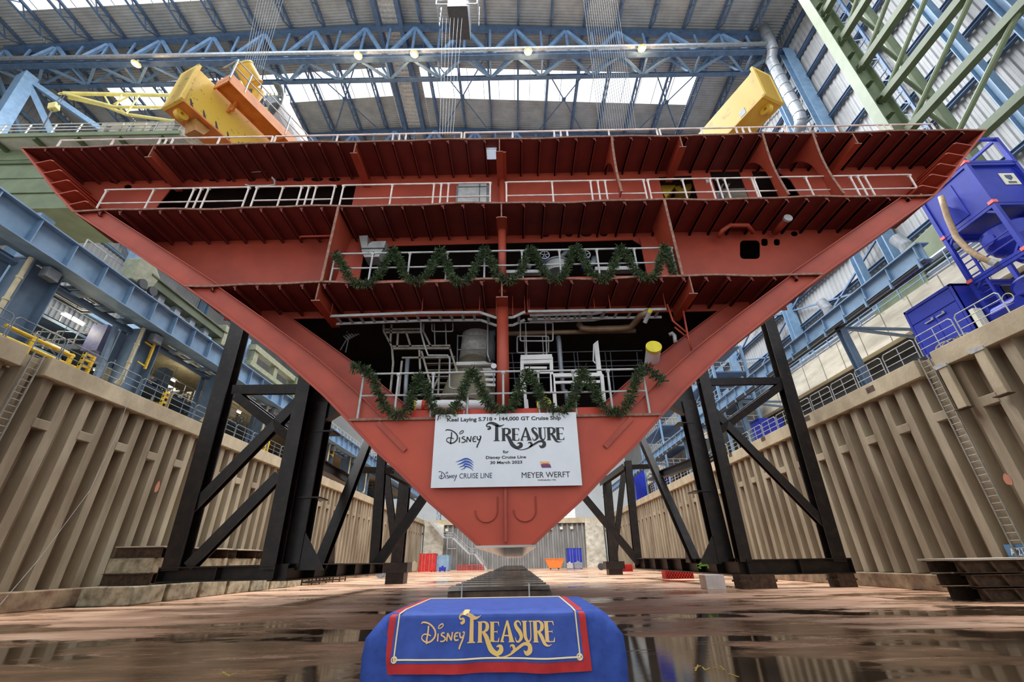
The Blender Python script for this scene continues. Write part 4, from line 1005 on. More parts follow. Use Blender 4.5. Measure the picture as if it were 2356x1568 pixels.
# zigzag steel stairs on the far wall
t = thing('steel_staircase', (atfar(1118, 108), 108, 0), 'galvanised steel staircase zigzagging down the far dock wall', 'staircase')
pts = [(985, 1192), (1022, 1236), (1042, 1237), (1079, 1273), (1092, 1274), (1119, 1305)]
P = [PY(a, b_, 109) for a, b_ in pts]; P[-1].z = 0
for i in range(5):
    a, b_ = P[i], P[i+1]
    if i % 2 == 0:
        for yy in (0, 1.3): m = MB(); m.bar(a+Vector((0, yy, 0)), b_+Vector((0, yy, 0)), .12, .35); m.build('stringer', galv, t)
        m = MB(); n = 14
        for k in range(n): c = a+(b_-a)*((k+.5)/n); m.box((c.x-.15, c.y, c.z-.02), (c.x+.15, c.y+1.3, c.z+.02))
        m.build('tread', galv, t)
    else: m = MB(); m.box((a.x, a.y, a.z-.15), (b_.x, b_.y+1.3, a.z)); m.build('landing', galv, t)
    m = MB()
    for h in (.6, 1.15): m.bar(a+Vector((0, 0, h)), b_+Vector((0, 0, h)), .07)
    for k in range(5): c = a+(b_-a)*k/4; m.bar(c, c+Vector((0, 0, 1.15)), .06)
    m.build('handrail', galv, t)
    if i % 2: m = MB(); c = b_; m.bar((c.x-1.2, c.y, c.z-2.2), (c.x+.8, c.y, c.z-2.2), .12); m.bar((c.x-1.2, c.y, c.z-2.2), (c.x-1.2, c.y, c.z), .12); m.build('support_bracket', galv, t)
# rubble and kit along the far floor
for i, (px, Y, lab, mm) in enumerate(((875, 60, 'grey compressor trolley at the foot of the left trestle', grey), (900, 62, 'orange wheeled hose reel beside the left trestle foot', mat('reel_orange', (206, 120, 70))), (1385, 84, 'heap of grey offcuts left of the right far post', darkgrey))):
    x = PY(px, 1318, Y).x; m = MB(); m.tube([(x, Y, .55), (x, Y+.5, .55)], .55, 14); m.box((x+.5, Y, .1), (x+1.6, Y+.8, .9)); m.tube([(x+1.4, Y-.1, .2), (x+1.4, Y, .2)], .2, 10)
    tag(m.build(['compressor', 'hose_reel', 'scrap_heap'][i], mm), lab, ['compressor', 'hose reel', 'scrap heap'][i])
# ---- wall ladders
def ladder(lab, x, y0, y1, z0, z1, mm=galv):
    t = thing('wall_ladder', (x, y0, z0), lab, 'ladder')
    for y in (y0, y1): m = MB(); m.box((x-.03, y-.03, z0), (x+.03, y+.03, z1)); m.build('stringer', mm, t)
    z = z0+.15; k = 0
    while z < z1: m = MB(); m.tube([(x, y0, z), (x, y1, z)], .018, 6); m.build('rung', mm, t); z += .3; k += 1
lad = mat('dull_ladder_steel', (150, 144, 132), .5, .3)
ladder('long steel ladder down the left dock wall through the coping notch', XL+.1, 17.8, 18.25, .8, 10.75, lad)
ladder('long steel ladder down the right dock wall through the coping notch', XR-.1, 20.05, 20.55, .75, 10.75, lad)
# fender rails beside the right ladder and further right
for i, y in enumerate((19.45, 17.6)):
    t = thing('fender_rail', (XR-.2, y, 8.2), ['pale steel fender rail hanging beside the right dock ladder', 'pale steel fender rail at the right frame edge below the coping'][i], 'fender rail')
    m = MB(); m.box((XR-.35, y-.22, 7.7), (XR-.1, y+.22, 9.9)); m.build('beam', concrete, t, bevel=.03)
    m = MB(); m.prism([(XR-.3, y-.3, 9.75), (XR-.3, y+.3, 9.75), (XR-.3, y+.38, 9.95), (XR-.3, y+.2, 10.0), (XR-.3, y-.3, 9.9)], (-.08, 0, 0)); m.build('bracket', galv, t)
    m = MB(); m.box((XR-.45, y-.3, 7.66), (XR-.1, y+.35, 7.7)); m.build('foot_plate', rust, t)
# blue sign A21
c = PX(2339, 1268, XR-.03); t = thing('wall_sign', c, 'small blue wall sign reading A 21 at the right frame edge', 'sign')
m = MB(); m.box((XR-.04, c.y-.42, c.z-.28), (XR-.015, c.y+.42, c.z+.28)); m.build('sign_board', mat('sign_blue', (86, 124, 158), .5), t)
vf = text_mesh('A 21', .28, .55, .02)
put(([(x, y) for x, y in vf[0]], vf[1]), lambda x, y: (XR-.045, c.y+.27-x, c.z-.14+y), 'lettering', white, t)
# recessed coping boxes and white scribble on the right coping
for i, (a, b_) in enumerate(((2001, 895), (1856, 962), (1755, 1009), (1680, 1046))):
    c = PX(a, b_, XR-.25); m = MB(); m.box((XR-.235, c.y-.3, c.z-.16), (XR-.215, c.y+.3, c.z+.16)); tag(m.build('cover_plate', rust), 'rusty cover plate set in the right coping, %s from the blue container' % nth(i), 'cover plate', 'cover plates in the right coping')
# red spray marks
for i, (px, py, X, s_) in enumerate(((362, 1120, XL+.012, 1), (2318, 1103, XR-.012, -1))):
    c = PX(px, py, X); m = MB(); n = 14; m.add([(X, c.y+.16*math.cos(2*math.pi*k/n), c.z+(.24 if i else .34)*math.sin(2*math.pi*k/n)*(1+.15*math.sin(k*5))) for k in range(n)], [tuple(range(n))])
    tag(m.build('paint_mark', mat('faded_red_spray', (172, 112, 86), .8)), ['faded red spray mark low on the left wall piles', 'faded red round mark beside the right ladder'][i], 'paint mark')
# thin wire sagging from the left coping to the floor
m = MB(); m.tube([PX(297, 915, XL+.3), PX(268, 1000, XL+.35), PX(205, 1130, XL+.4), PX(90, 1285, XL+.5), PX(0, 1390, XL+.8)], .012, 5)
tag(m.build('wire', galv), 'thin pale wire hanging diagonally across the left dock wall', 'wire')

# faint yellow chalk marks on the wet floor
ym = mat('yellow_chalk', (206, 176, 84), .6)
for i, (strokes, lab) in enumerate((((((1598, 1536), (1612, 1530)), ((1606, 1528), (1600, 1542)), ((1616, 1533), (1622, 1540)), ((1622, 1540), (1634, 1536)), ((1642, 1534), (1668, 1541)), ((1668, 1541), (1656, 1530)), ((1676, 1548), (1700, 1556))), 'faint yellow chalk scribble on the wet floor right of the table'), ((((505, 1550), (520, 1545)), ((512, 1544), (528, 1554)), ((530, 1552), (545, 1547))), 'faint yellow chalk scribble on the wet floor left of the table'))):
    m = MB()
    for a, b_ in strokes: p, q = PZ(*a, .003), PZ(*b_, .003); m.bar(p, q, .022, .002)
    tag(m.build('floor_marking', ym), lab, 'floor marking')
# ================================================================ quay level: rails, runway beams, columns
def quay_panel(x, y0, y1, lab, mm, z=ZC, h=1.1, grp='tube guard rail panels on the quay'):
    t = thing('guard_rail', (x, y0, z), lab, 'guard rail', grp); r = .028
    m = MB(); m.tube([(x, y0, z), (x, y0, z+h-.12), (x, y0+.12, z+h), (x, y1-.12, z+h), (x, y1, z+h-.12), (x, y1, z)], r, 8); m.build('frame', mm, t)
    for q in (.33, .66): m = MB(); m.tube([(x, y0, z+h*q), (x, y1, z+h*q)], r*.7, 6); m.build('middle_rail', mm, t)
    m = MB(); m.tube([(x, (y0+y1)/2, z), (x, (y0+y1)/2, z+h)], r*.8, 6); m.build('post', mm, t)
y = 15.9; k = 0
while y < 70:
    if not 20.75 <= y < 21.3:
        quay_panel(XR-.08, y, y+2.1, 'tube guard rail panel on the right quay edge, %s from the right frame edge' % nth(k), galv, z=ZC+(0 if y < 19.7 or y > 20.8 else 0)); k += 1
    y += 2.28
y = 14.0; k = 0
while y < 62:
    quay_panel(XL+.1, y, y+2.35, 'dark tube guard rail panel on the left quay edge, %s from the left frame edge' % nth(k), mat('rail_grey_blue', (120, 128, 134), .5, .3), grp='tube guard rail panels on the left quay'); k += 1; y += 2.45
# left runway beam: heavy blue plate girder with stiffeners
t = thing('crane_runway_beam', (XL-.3, 10, 15.2), 'heavy light blue crane runway girder above the left quay', 'runway beam')
m = MB(); m.box((XL-.25, 5, 15.15), (XL-.2, 110, 16.55)); m.build('web', blue, t)
m = MB(); m.box((XL-.55, 5, 16.55), (XL+.12, 110, 16.62)); m.box((XL-.7, 5, 15.1), (XL+.15, 110, 15.16)); m.build('flange', blue, t)
m = MB(); y = 6.2
while y < 108: m.box((XL-.2, y, 15.16), (XL+.08, y+.05, 16.55)); y += 1.83
m.build('stiffener', blue, t)
m = MB(); m.box((XL-.35, 5, 16.62), (XL-.2, 110, 16.75)); m.build('crane_rail', grey, t)
# soffit plate with slots
m = MB(); m.box((XL-2.6, 5, 15.2), (XL-1.9, 110, 15.3)); m.box((XL-1.2, 5, 15.2), (XL-.7, 110, 15.3)); y = 6
while y < 108: m.box((XL-1.9, y, 15.2), (XL-1.2, y+.55, 15.3)); y += 1.5
m.build('soffit_plate', bluegrey, t)
m = MB(); m.box((XL-1.9, 5, 15.7), (XL-1.2, 110, 15.75)); m.build('slot_shade_sheet', darkgrey, t)  # dark sheet added above the slots to stand for their shade
m = MB(); m.tube([(XL-1.6, 5, 14.85), (XL-1.6, 110, 14.85)], .16, 10); tag(m.build('blue_pipe', bluedk), 'dark blue pipe hung beneath the left runway girder', 'pipe')
cx = XL-1.1
for i, y in enumerate((17.2, 24.2, 31.8, 39.3, 46.8, 54.3, 61.8, 69.3)):
    t = thing('runway_column', (cx, y, ZC), 'broad blue grey steel column carrying the left runway girder, %s from the front' % nth(i), 'column', 'columns under the left runway girder')
    m = MB(); m.ibeam((cx-.1, y, ZC-.1), (cx-.1, y, 15.1), 1.0, 1.5, .06, up=(0, 1, 0)); m.build('shaft', bluegrey, t)
    m = MB(); m.box((cx-.75, y-1.2, ZC-.05), (cx-.65, y-.8, 15.1)); m.build('shaft_plate', bluegrey, t)
    m = MB(); m.box((cx+.35, y-.3, 14.45), (cx+.75, y+.35, 15.0)); m.build('bracket', grey, t, bevel=.02)
    p = MB(); p.tube([(cx+.45, y-.95, 15.0), (cx+.45, y-.95, ZC+1.3), (cx+.45, y-.95, ZC+.8), (cx+.3, y-.95, ZC+.5)], [.1, .1, .13, .2], 12)
    for zz in (12.6, 13.8): p.tube([(cx+.45, y-.95, zz), (cx+.45, y-.95, zz+.12)], .13, 12)
    tag(p.build('down_pipe', beige), 'beige downpipe on the left runway columns, %s from the front' % nth(i), 'pipe', 'beige downpipes on the left columns')
# right runway beam on slim posts
t = thing('crane_runway_beam', (XR+.1, 10, 15.2), 'sky blue crane runway girder above the right quay with black cable pipes', 'runway beam')
m = MB(); m.box((XR, 17.75, 15.15), (XR+.05, 110, 16.1)); m.build('web', blue, t)
m = MB(); m.box((XR-.2, 17.75, 16.1), (XR+.5, 110, 16.17)); m.box((XR-.25, 17.75, 15.08), (XR+.3, 110, 15.15)); m.build('flange', blue, t)
m = MB(); y = 18
while y < 108: m.box((XR-.16, y, 15.15), (XR, y+.05, 16.1)); y += 1.9
m.build('stiffener', blue, t)
m = MB()
y = 18
while y < 108: m.box((XR-.3, y, 14.75), (XR-.18, y+.12, 15.3)); y += 1.9
m.build('pipe_clamp', blue, t)
for i, (dx, z) in enumerate(((-.15, 15.0), (.1, 14.88))): m = MB(); m.tube([(XR+dx, 17.8, z), (XR+dx, 108, z)], .075, 8); m.build('cable_pipe', darkgrey, t)
for i, y in enumerate((24.9, 39.5, 54, 69)):
    t = thing('runway_post', (XR+.8, y, ZC), 'slim sky blue post under the right runway girder, %s from the front' % nth(i), 'post', 'posts under the right runway girder')
    m = MB(); m.ibeam((XR+.55, y, ZC), (XR+.25, y, 15.1), .42, .42, .04, up=(0, 1, 0)); m.build('shaft', bluegrey, t)
    m = MB(); m.box((XR+.1, y-.5, ZC), (XR+1.2, y+.6, ZC+.12)); m.prism([(XR+.5, y+.2, ZC+.12), (XR+1.1, y+.2, ZC+.12), (XR+.5, y+.2, ZC+.6)], (0, .05, 0)); m.build('base_plate', blue, t)
    for z0 in (14.6, 13.2):
        m = MB(); m.bar((XR+.3, y, 15.0), (XR+5.4, y+.4, z0+.4 if z0 > 14 else 14.4), .16); m.build('tie', bluegrey, t)
# weathered concrete beam, recess and pale wall behind the right quay
t = thing('concrete_gallery', (27, 40, ZC), 'weathered pale concrete gallery beam along the right hall side', 'gallery')
m = MB(); m.box((27, 5, 15.1), (29.5, 108, 17.35)); m.build('fascia', palecon, t)
m = MB(); m.box((27.6, 5, 14.6), (29, 108, 15.1)); m.box((28.2, 5, 13.6), (29.2, 108, 14.6)); m.build('recess', darkgrey, t)
m = MB(); m.box((29, 5, ZC-.1), (29.4, 108, 13.7)); m.build('wall_panel', mat('cream_wall_panel', (206, 198, 176), .7, var=.04), t)
m = MB(); y = 8
while y < 105: m.box((26.97, y, 15.1), (27.0, y+.04, 17.35)); y += 2.4
m.build('joint', mat('joint_grey', (130, 124, 112), .8), t)
for i, (x, z, r) in enumerate(((27.6, 17.9, .32), (27.2, 18.55, .18), (28.4, 18.3, .3), (27.3, 17.6, .1))):
    m = MB(); m.tube([(x, 5, z), (x, 105, z)], r, 12); tag(m.build('silver_pipe', mat('silver_duct', (158, 162, 168))), 'silver pipe run on top of the concrete gallery, %s' % ['thick front one', 'upper thin one', 'rear thick one', 'lowest thin one'][i], 'pipe', 'silver pipes on the gallery')
for i, y in enumerate((24.0, 32.5, 41)):
    m = MB(); m.tube([(27.9, y, 17.5), (27.9, y, 21), (27.9, y+.4, 22)], .42, 14); m.tube([(27.9, y, 18.9), (27.9, y, 19.05)], .5, 14)
    tag(m.build('silver_pipe', mat('matt_duct', (128, 132, 138), .65), smooth=False), 'upright silver pipe rising from the gallery, %s from the front' % nth(i), 'pipe', 'upright silver pipes on the gallery')
t = thing('gallery_rail', (26.9, 5, 17.35), 'long light blue handrail on the front of the concrete gallery', 'guard rail')
m = MB()
for q in (.35, .7, 1.1): m.tube([(26.9, 8, 17.35+q), (26.9, 100, 17.35+q)], .03, 6)
m.build('rail', blue, t); m = MB(); y = 8
while y < 100: m.box((26.87, y, 17.35), (26.93, y+.06, 18.45)); y += 1.9
m.build('post', blue, t)
# sage green crane bogie on the gallery
t = thing('crane_bogie', (28, 21, 17.4), 'sage green crane bogie standing on the gallery behind the blue tower', 'crane bogie')
m = MB(); m.prism([(27.3, 18.5, 18.2), (27.3, 25.5, 18.2), (27.3, 24.6, 20.3), (27.3, 18.5, 20.9)], (1.6, 0, 0)); m.build('body', green, t, bevel=.05)
m = MB(); m.prism([(27.2, 23.2, 17.4), (27.2, 27.8, 17.4), (27.2, 27.8, 17.9), (27.2, 25.5, 18.6), (27.2, 23.2, 18.6)], (1.6, 0, 0)); m.build('wheel_housing', green, t, bevel=.05)
m = MB(); m.tube([(27.15, 24.4, 18.55), (27.3, 24.4, 18.55)], .32, 16); m.build('pivot', greendk, t)
# blue framed buildings far behind on the right quay, and scaffold-like tower
def shelf_tower(lab, x0, x1, y0, y1, z0, levels, hh, mm):
    t = thing('access_tower', (x0, y0, z0), lab, 'access tower')
    for x in (x0, x1):
        for y in (y0, y1): m = MB(); m.box((x-.12, y-.12, z0), (x+.12, y+.12, z0+levels*hh)); m.build('leg', mm, t)
    for l in range(1, levels+1):
        z = z0+l*hh; m = MB(); m.box((x0, y0, z-.15), (x1, y1, z)); m.build('platform', bluedk, t)
        m = MB()
        for q in (.55, 1.1):
            m.bar((x0, y0, z+q), (x0, y1, z+q), .05); m.bar((x0, y0, z+q), (x1, y0, z+q), .05)
        y = y0
        while y <= y1: m.bar((x0, y, z), (x0, y, z+1.1), .05); y += 1.0
        x = x0
        while x <= x1: m.bar((x, y0, z), (x, y0, z+1.1), .05); x += 1.0
        m.build('handrail', galv, t)
        m = MB(); m.bar((x0, y0, z-hh), (x0, y1, z), .07); m.bar((x0, y1, z-hh), (x0, y0, z), .07); m.build('cross_brace', mm, t)
    return t
shelf_tower('tall blue grey access tower with mesh landings on the right quay', 22.3, 26, 44, 56, ZC, 4, 3.1, blue)
shelf_tower('distant blue access tower on the right quay beside the bow', 23, 27, 66, 78, ZC, 4, 3.2, blue)
shelf_tower('distant blue access tower on the left quay beside the bow', -30, -24.5, 84, 96, ZC, 4, 3.2, blue)
shelf_tower('blue scaffold tower on the far end quay, left corner', -20, -13, 116, 122, ZC-.1, 2, 3, blue)
for i, (x, y, w) in enumerate(((10, 116, 5), (-12, 118, 4))):
    m = MB(); m.box((x, y, ZC-.1), (x+w, y+4, ZC+2.6)); m.box((x+.3, y-.05, ZC+.8), (x+1.5, y, ZC+2)); m.box((x-.1, y-.1, ZC+2.6), (x+w+.1, y+4.1, ZC+2.75)); tag(m.build('site_cabin', [white, palecon][i]), ['white site cabin on the far end quay, right', 'pale site cabin on the far end quay, left'][i], 'cabin')
for i, (y, s_) in enumerate(((38.6, 1), (84, 1), (70, 1))):
    m = MB(); m.box((22.6, y, ZC), (24.8, y+[1.6, 3, 3][i], ZC+[2.2, 6.5, 3][i])); m.box((22.55, y+.1, ZC+.3), (22.6, y+1.3, ZC+1.9)); m.box((22.5, y, ZC+[2.2, 6.5, 3][i]), (24.9, y+[1.6, 3, 3][i], ZC+[2.3, 6.6, 3.1][i]))
    tag(m.build('equipment_cabinet', cblue), ['blue equipment cabinet on the right quay seen through the trestle', 'tall distant blue unit on the right quay beside the bow', 'blue unit on the right quay left of the trestle post'][i], 'cabinet')
# far quay edge rail
m = MB()
for q in (.5, 1.1): m.bar((XL, YF-.2, ZC+q), (XR, YF-.2, ZC+q), .07)
x = XL
while x < XR: m.bar((x, YF-.2, ZC), (x, YF-.2, ZC+1.1), .06); x += 1.2
tag(m.build('far_rail', galv), 'long handrail along the top of the far dock wall', 'guard rail')

# ---- blue container and tank tower on the right quay
t = thing('equipment_container', (22.6, 18.4, ZC), 'royal blue equipment container with double doors on the right quay edge', 'shipping container')
x0, ya, yb_, zt_ = 22.2, 18.1, 21.0, 13.75
m = MB(); m.box((x0, ya, ZC+.3), (x0+2.44, yb_, zt_)); m.build('body', cblue, t)
m = MB()
for yy in (ya, yb_-.14): m.box((x0-.05, yy, ZC), (x0+.1, yy+.14, zt_+.05)); m.box((x0+2.36, yy, ZC), (x0+2.5, yy+.14, zt_+.05))
m.box((x0-.05, ya, zt_-.12), (x0+2.5, yb_, zt_+.05)); m.box((x0-.05, ya, ZC), (x0+.1, yb_, ZC+.2)); m.build('frame', cblue, t, bevel=.02)
for i in range(2):
    y_ = ya+.16+i*(yb_-ya-.3)/2; m = MB(); m.box((x0-.04, y_, ZC+.3), (x0, y_+(yb_-ya-.36)/2, zt_-.95)); o = m.build('door', cblue, t)
    m = MB(); c = (x0-.09, y_+(.95 if i == 0 else .3)*1.0, 12.6); m.obox(c, (.02, 0, 0), (0, .25, 0), (0, 0, .025)); m.obox((c[0], c[1]-.2, c[2]+.06), (.02, 0, 0), (0, .05, 0), (0, 0, .05)); m.build('handle', galv, o)
m = MB(); m.box((x0-.03, ya+.16, zt_-.85), (x0, yb_-.16, zt_-.16)); m.build('vent_panel', cblue, t)
pk = mat('pink_corner_casting', (236, 110, 110), .5, var=.05)
TX, TYa, TYb = 22.8, 15.15, 17.7
def frame_unit(z, h, lab, tank, box=False, ladder_=True):
    t = thing('tank_unit' if not box else 'equipment_container', (TX, TYa, z), lab, 'tank frame' if not box else 'shipping container')
    w = 2.44
    for x in (TX, TX+w):
        for y in (TYa, TYb): m = MB(); m.box((x-.09, y-.09, z), (x+.09, y+.09, z+h)); m.build('corner_post', cblue, t)
    m = MB()
    for zz in (z+.06, z+h-.06):
        for x in (TX, TX+w): m.box((x-.07, TYa, zz-.07), (x+.07, TYb, zz+.07))
        for y in (TYa, TYb): m.box((TX, y-.07, zz-.07), (TX+w, y+.07, zz+.07))
    m.build('frame', cblue, t)
    for x in (TX, ):
        for y in (TYa, TYb):
            m = MB(); m.box((x-.12, y-.12, z-.02), (x+.12, y+.12, z+.14)); m.build('corner_casting', pk, t)
    if box:
        m = MB(); m.box((TX-.02, TYa+.09, z+.1), (TX+w, TYb-.09, z+h-.1)); m.build('body', cblue, t)
        m = MB(); m.box((TX-.05, TYa+1.0, z+.25), (TX-.02, TYa+2.1, z+h-.35)); m.prism([(TX-.05, TYa+1.0, z+.25), (TX-.05, TYa+2.1, z+.25), (TX-.2, TYa+1.5, z+1.3)], (.02, 0, 0)); m.build('door', cblue, t)
        return t
    m = MB(); m.bar((TX, TYa, z+h-.5), (TX, TYa+.5, z+h), .1); m.bar((TX, TYb, z+h-.5), (TX, TYb-.5, z+h), .1); m.bar((TX, TYa, z+.5), (TX, TYa+.5, z), .1); m.build('knee_brace', cblue, t)
    if ladder_:
        m = MB()
        for k in range(7): m.bar((TX, TYb-.1, z+.3+k*.35), (TX, TYb-.65, z+.3+k*.35), .05)
        m.bar((TX, TYb-.65, z), (TX, TYb-.65, z+h), .09); m.build('ladder', cblue, t)
        m = MB()
        for k in (.7, 1.2): m.bar((TX-.02, TYa, z+k), (TX-.02, TYb-.65, z+k), .06)
        m.build('guard_bar', cblue, t)
    if tank:
        cy = (TYa+TYb)/2-.2; cx_ = TX+1.25; r = .95
        m = MB(); m.tube([(cx_, cy, z+.75), (cx_, cy, z+.95), (cx_, cy, z+1.25), (cx_, cy, z+1.95), (cx_, cy, z+2.1)], [.5, .8, r, r, .8], 28); m.build('tank', cblue, t, smooth=False)
        m = MB(); m.tube([(cx_, cy, z+.15), (cx_, cy, z+.75)], [.18, .5], 20); m.build('hopper', cblue, t)
        m = MB(); m.tube([(cx_-r, cy+.1, z+1.5), (cx_-r-.06, cy+.1, z+1.5)], .28, 16); m.build('hatch', cblue, t)
    return t
frame_unit(ZC, 2.75, 'lowest blue frame of the tower holding a pump unit and tank', True)
frame_unit(ZC+2.8, 2.7, 'middle blue frame of the tower with a round tank and ladder', True)
bx = frame_unit(ZC+5.55, 2.6, 'closed royal blue container in the tower with a dark door', False, box=True)
frame_unit(ZC+8.2, 1.8, 'open blue lattice frame on top of the container tower', False)
# crest plate on the container end (faces the viewer)
a = PY(2305, 407, TYa-.1); zc_ = ZC+5.55
m = MB(); m.box((TX+1.35, TYa+.05, zc_+1.25), (TX+2.1, TYa+.08, zc_+2.0)); m.build('crest_plate', mat('cream_plate', (222, 218, 196), .5, var=.03), bx)
m = MB(); cx_, cz = TX+1.72, zc_+1.68; m.prism([(cx_-.16, TYa+.03, cz+.18), (cx_+.16, TYa+.03, cz+.18), (cx_+.16, TYa+.03, cz), (cx_, TYa+.03, cz-.16), (cx_-.16, TYa+.03, cz)], (0, .02, 0)); m.build('crest_emblem', mat('emblem_blue_grey', (70, 84, 120), .5), bx)
m = MB()
for k in range(3): m.box((cx_-.2, TYa+.03, cz-.26-k*.05), (cx_+.2, TYa+.05, cz-.245-k*.05))
m.build('crest_emblem', mat('emblem_blue_grey', (70, 84, 120)), bx)
# brown hose hanging from the container to the tank frame
pts = [PX(2165, 452, 22.4), PX(2180, 500, 22.3), PX(2200, 545, 22.2), PX(2225, 572, 22.1), PX(2255, 592, 22.1), PX(2292, 607, 22.3)]
m = MB(); m.tube(bez([tuple(p) for p in pts], 8) if False else [.5*(pts[i]+pts[i+1]) if k else pts[i] for i in range(5) for k in (0, 1)]+[pts[-1]], .13, 12)
o = m.build('suction_hose', mat('brown_hose', (158, 132, 98), .6, scale=6), smooth=True); tag(o, 'thick brown hose curving down the blue tower to the tank', 'hose')
m = MB(); d = (pts[-1]-pts[-2]).normalized(); m.tube([pts[-1]-d*.25, pts[-1]], .15, 12); m.build('coupling', galv, o)
# pump set on the quay behind the rail
t = thing('pump_unit', (22.3, 16.2, ZC), 'blue pump with silver handwheel behind the right quay rail', 'pump')
m = MB(); m.tube([(22.1, 15.9, ZC+.5), (22.1, 16.9, ZC+.5)], .35, 16); m.box((21.9, 15.8, ZC), (22.5, 17.0, ZC+.2)); m.build('body', cblue, t)
m = MB(); m.tube([(21.75, 16.0+.22*math.cos(a), ZC+.8+.22*math.sin(a)) for a in [2*math.pi*k/16 for k in range(16)]], .02, 6, closed=True); m.build('handwheel', galv, t)
m = MB(); m.box((22.2, 17.8, ZC), (22.6, 18.0, ZC+1.4)); tag(m.build('notice_board', mat('cream_plate', (222, 218, 196))), 'cream notice board between the blue container and the tower', 'board')
# coil of hoses on quay edge
for k in range(4):
    m = MB(); c = Vector((21.9, 18.6+.35*k, ZC+.18+.03*k)); m.tube([c+Vector((0, .38*math.cos(a), .16*math.sin(a)+.02)) for a in [2*math.pi*q/18 for q in range(18)]], .035, 6, closed=True)
    tag(m.build('hose_coil', [grey, darkgrey, galv, beige][k]), '%s coiled hose lying before the blue container doors, %s from the front' % (['grey', 'dark', 'pale', 'beige'][k], nth(k)), 'hose coil', 'hose coils before the blue container')
# ================================================================ yellow lifting beams, hooks, ropes
def spreader(lab, A, Bp, Y, az, length, face, lugs, mm):
    """A top corner, Bp bottom corner of the near end (pixels at depth Y); az heading of the beam"""
    a = PY(*A, Y); b_ = PY(*Bp, Y); top = a.z; bot = b_.z
    d = Vector((math.sin(az), math.cos(az), 0)); n = Vector((math.cos(az), -math.sin(az), 0))*face      # n: towards the visible side
    c = Vector((b_.x, Y, 0)); w = 1.0
    t = thing('lifting_beam', (c.x, Y, bot), lab, 'lifting beam')
    P = [c+Vector((0, 0, bot+.12)), c+Vector((0, 0, top)), c-n*w+Vector((0, 0, top)), c-n*w+Vector((0, 0, bot+.12))]
    m = MB(); m.prism(P, d*length); m.build('beam_body', mm, t, bevel=.02)
    m = MB(); e = .14
    m.prism([c+n*e+Vector((0, 0, bot)), c+n*e+Vector((0, 0, top+e)), c-n*(w+e)+Vector((0, 0, top+e)), c-n*(w+e)+Vector((0, 0, bot))], d*.14); m.build('end_plate', mm, t)
    m = MB(); m.prism([c+n*e+Vector((0, 0, bot+.02)), c+n*e+Vector((0, 0, bot+.12)), c-n*(w+e)+Vector((0, 0, bot+.12)), c-n*(w+e)+Vector((0, 0, bot+.02))], d*length); m.build('bottom_flange', orange if face > 0 else yellow, t)
    for s_, z in lugs:
        q = c+d*s_-n*w/2+Vector((0, 0, bot-.12 if z < 0 else top+.3))
        m = MB(); R = .27; r = .09; N_ = 20; vs = []; ax = n; u = d; v = Vector((0, 0, 1))
        for off in (-.12, .12):
            for rr in (R, r): vs += [q+ax*off+(u*math.cos(2*math.pi*k/N_)+v*math.sin(2*math.pi*k/N_))*rr for k in range(N_)]
        fs = []
        for k in range(N_):
            k2 = (k+1) % N_; fs += [(k, k2, N_+k2, N_+k), (2*N_+k, 3*N_+k, 3*N_+k2, 2*N_+k2), (k, 2*N_+k, 2*N_+k2, k2), (N_+k, N_+k2, 3*N_+k2, 3*N_+k)]
        m.add(vs, fs); m.build('lifting_lug', yellow, t)
    return t, c, d, n, bot, top
t, c, d, n, bot, top = spreader('long scratched yellow lifting beam with hazard stripes, left above the ship deck', (441, 153), (410, 229), 12.0, math.radians(21), 9.5, 1, ((.5, -1), (4.5, -1)), yellowscr)
# hazard stripes along the lower edge of the visible face
m = MB()
for k in range(13):
    s_ = .5+k*.62; z0 = bot+.16
    m.prism([c+d*s_+n*.012+Vector((0, 0, z0)), c+d*(s_+.16)+n*.012+Vector((0, 0, z0)), c+d*(s_-.1)+n*.012+Vector((0, 0, z0+.42)), c+d*(s_-.16)+n*.012+Vector((0, 0, z0+.42))], n*.006)
m.build('hazard_stripe', darkgrey, t)
m = MB(); m.prism([c+d*5.3+n*.012+Vector((0, 0, bot+.5)), c+d*5.34+n*.012+Vector((0, 0, bot+.5)), c+d*5.34+n*.012+Vector((0, 0, top-.5)), c+d*5.3+n*.012+Vector((0, 0, top-.5))], n*.01); m.build('seam', darkgrey, t)
m = MB(); q = c+d*.9-n*.1+Vector((0, 0, bot-.05)); m.prism([q, q+d*.7, q+d*.55-Vector((0, 0, .5)), q+d*.15-Vector((0, 0, .62))], -n*.7); m.build('bracket', mat('rusty_yellow', (170, 120, 60), .6, scale=4), t)
# orange platform fixed along the top of the left beam
tp_ = thing('service_platform', c+d*2, 'orange trough-shaped service platform along the left yellow lifting beam', 'platform')
q0 = c+n*.16+Vector((0, 0, top-.25))+d*.9; L_ = d*6.6
m = MB(); m.prism([q0, q0+n*1.0, q0+n*1.0+Vector((0, 0, .05)), q0+Vector((0, 0, .05))], L_); m.prism([q0+n*1.0-Vector((0, 0, .25)), q0+n*1.05-Vector((0, 0, .25)), q0+n*1.05+Vector((0, 0, .35)), q0+n*1.0+Vector((0, 0, .35))], L_); m.prism([q0-Vector((0, 0, .1)), q0+n*.05-Vector((0, 0, .1)), q0+n*.05+Vector((0, 0, .4)), q0+Vector((0, 0, .4))], L_)
m.build('trough', orange, tp_)
m = MB()
for k in range(3): r0 = q0+L_*(k/2.0)*.999; m.prism([r0-Vector((0, 0, .25)), r0+n*1.05-Vector((0, 0, .25)), r0+n*1.05+Vector((0, 0, .35)), r0+Vector((0, 0, .35))], d*.06)
m.build('end_plate', orange, tp_)
m = MB()
for k in (0, .12, .5, .88, 1): r0 = q0+L_*k+n*1.03; m.bar(r0, r0+Vector((0, 0, 1.5)), .06)
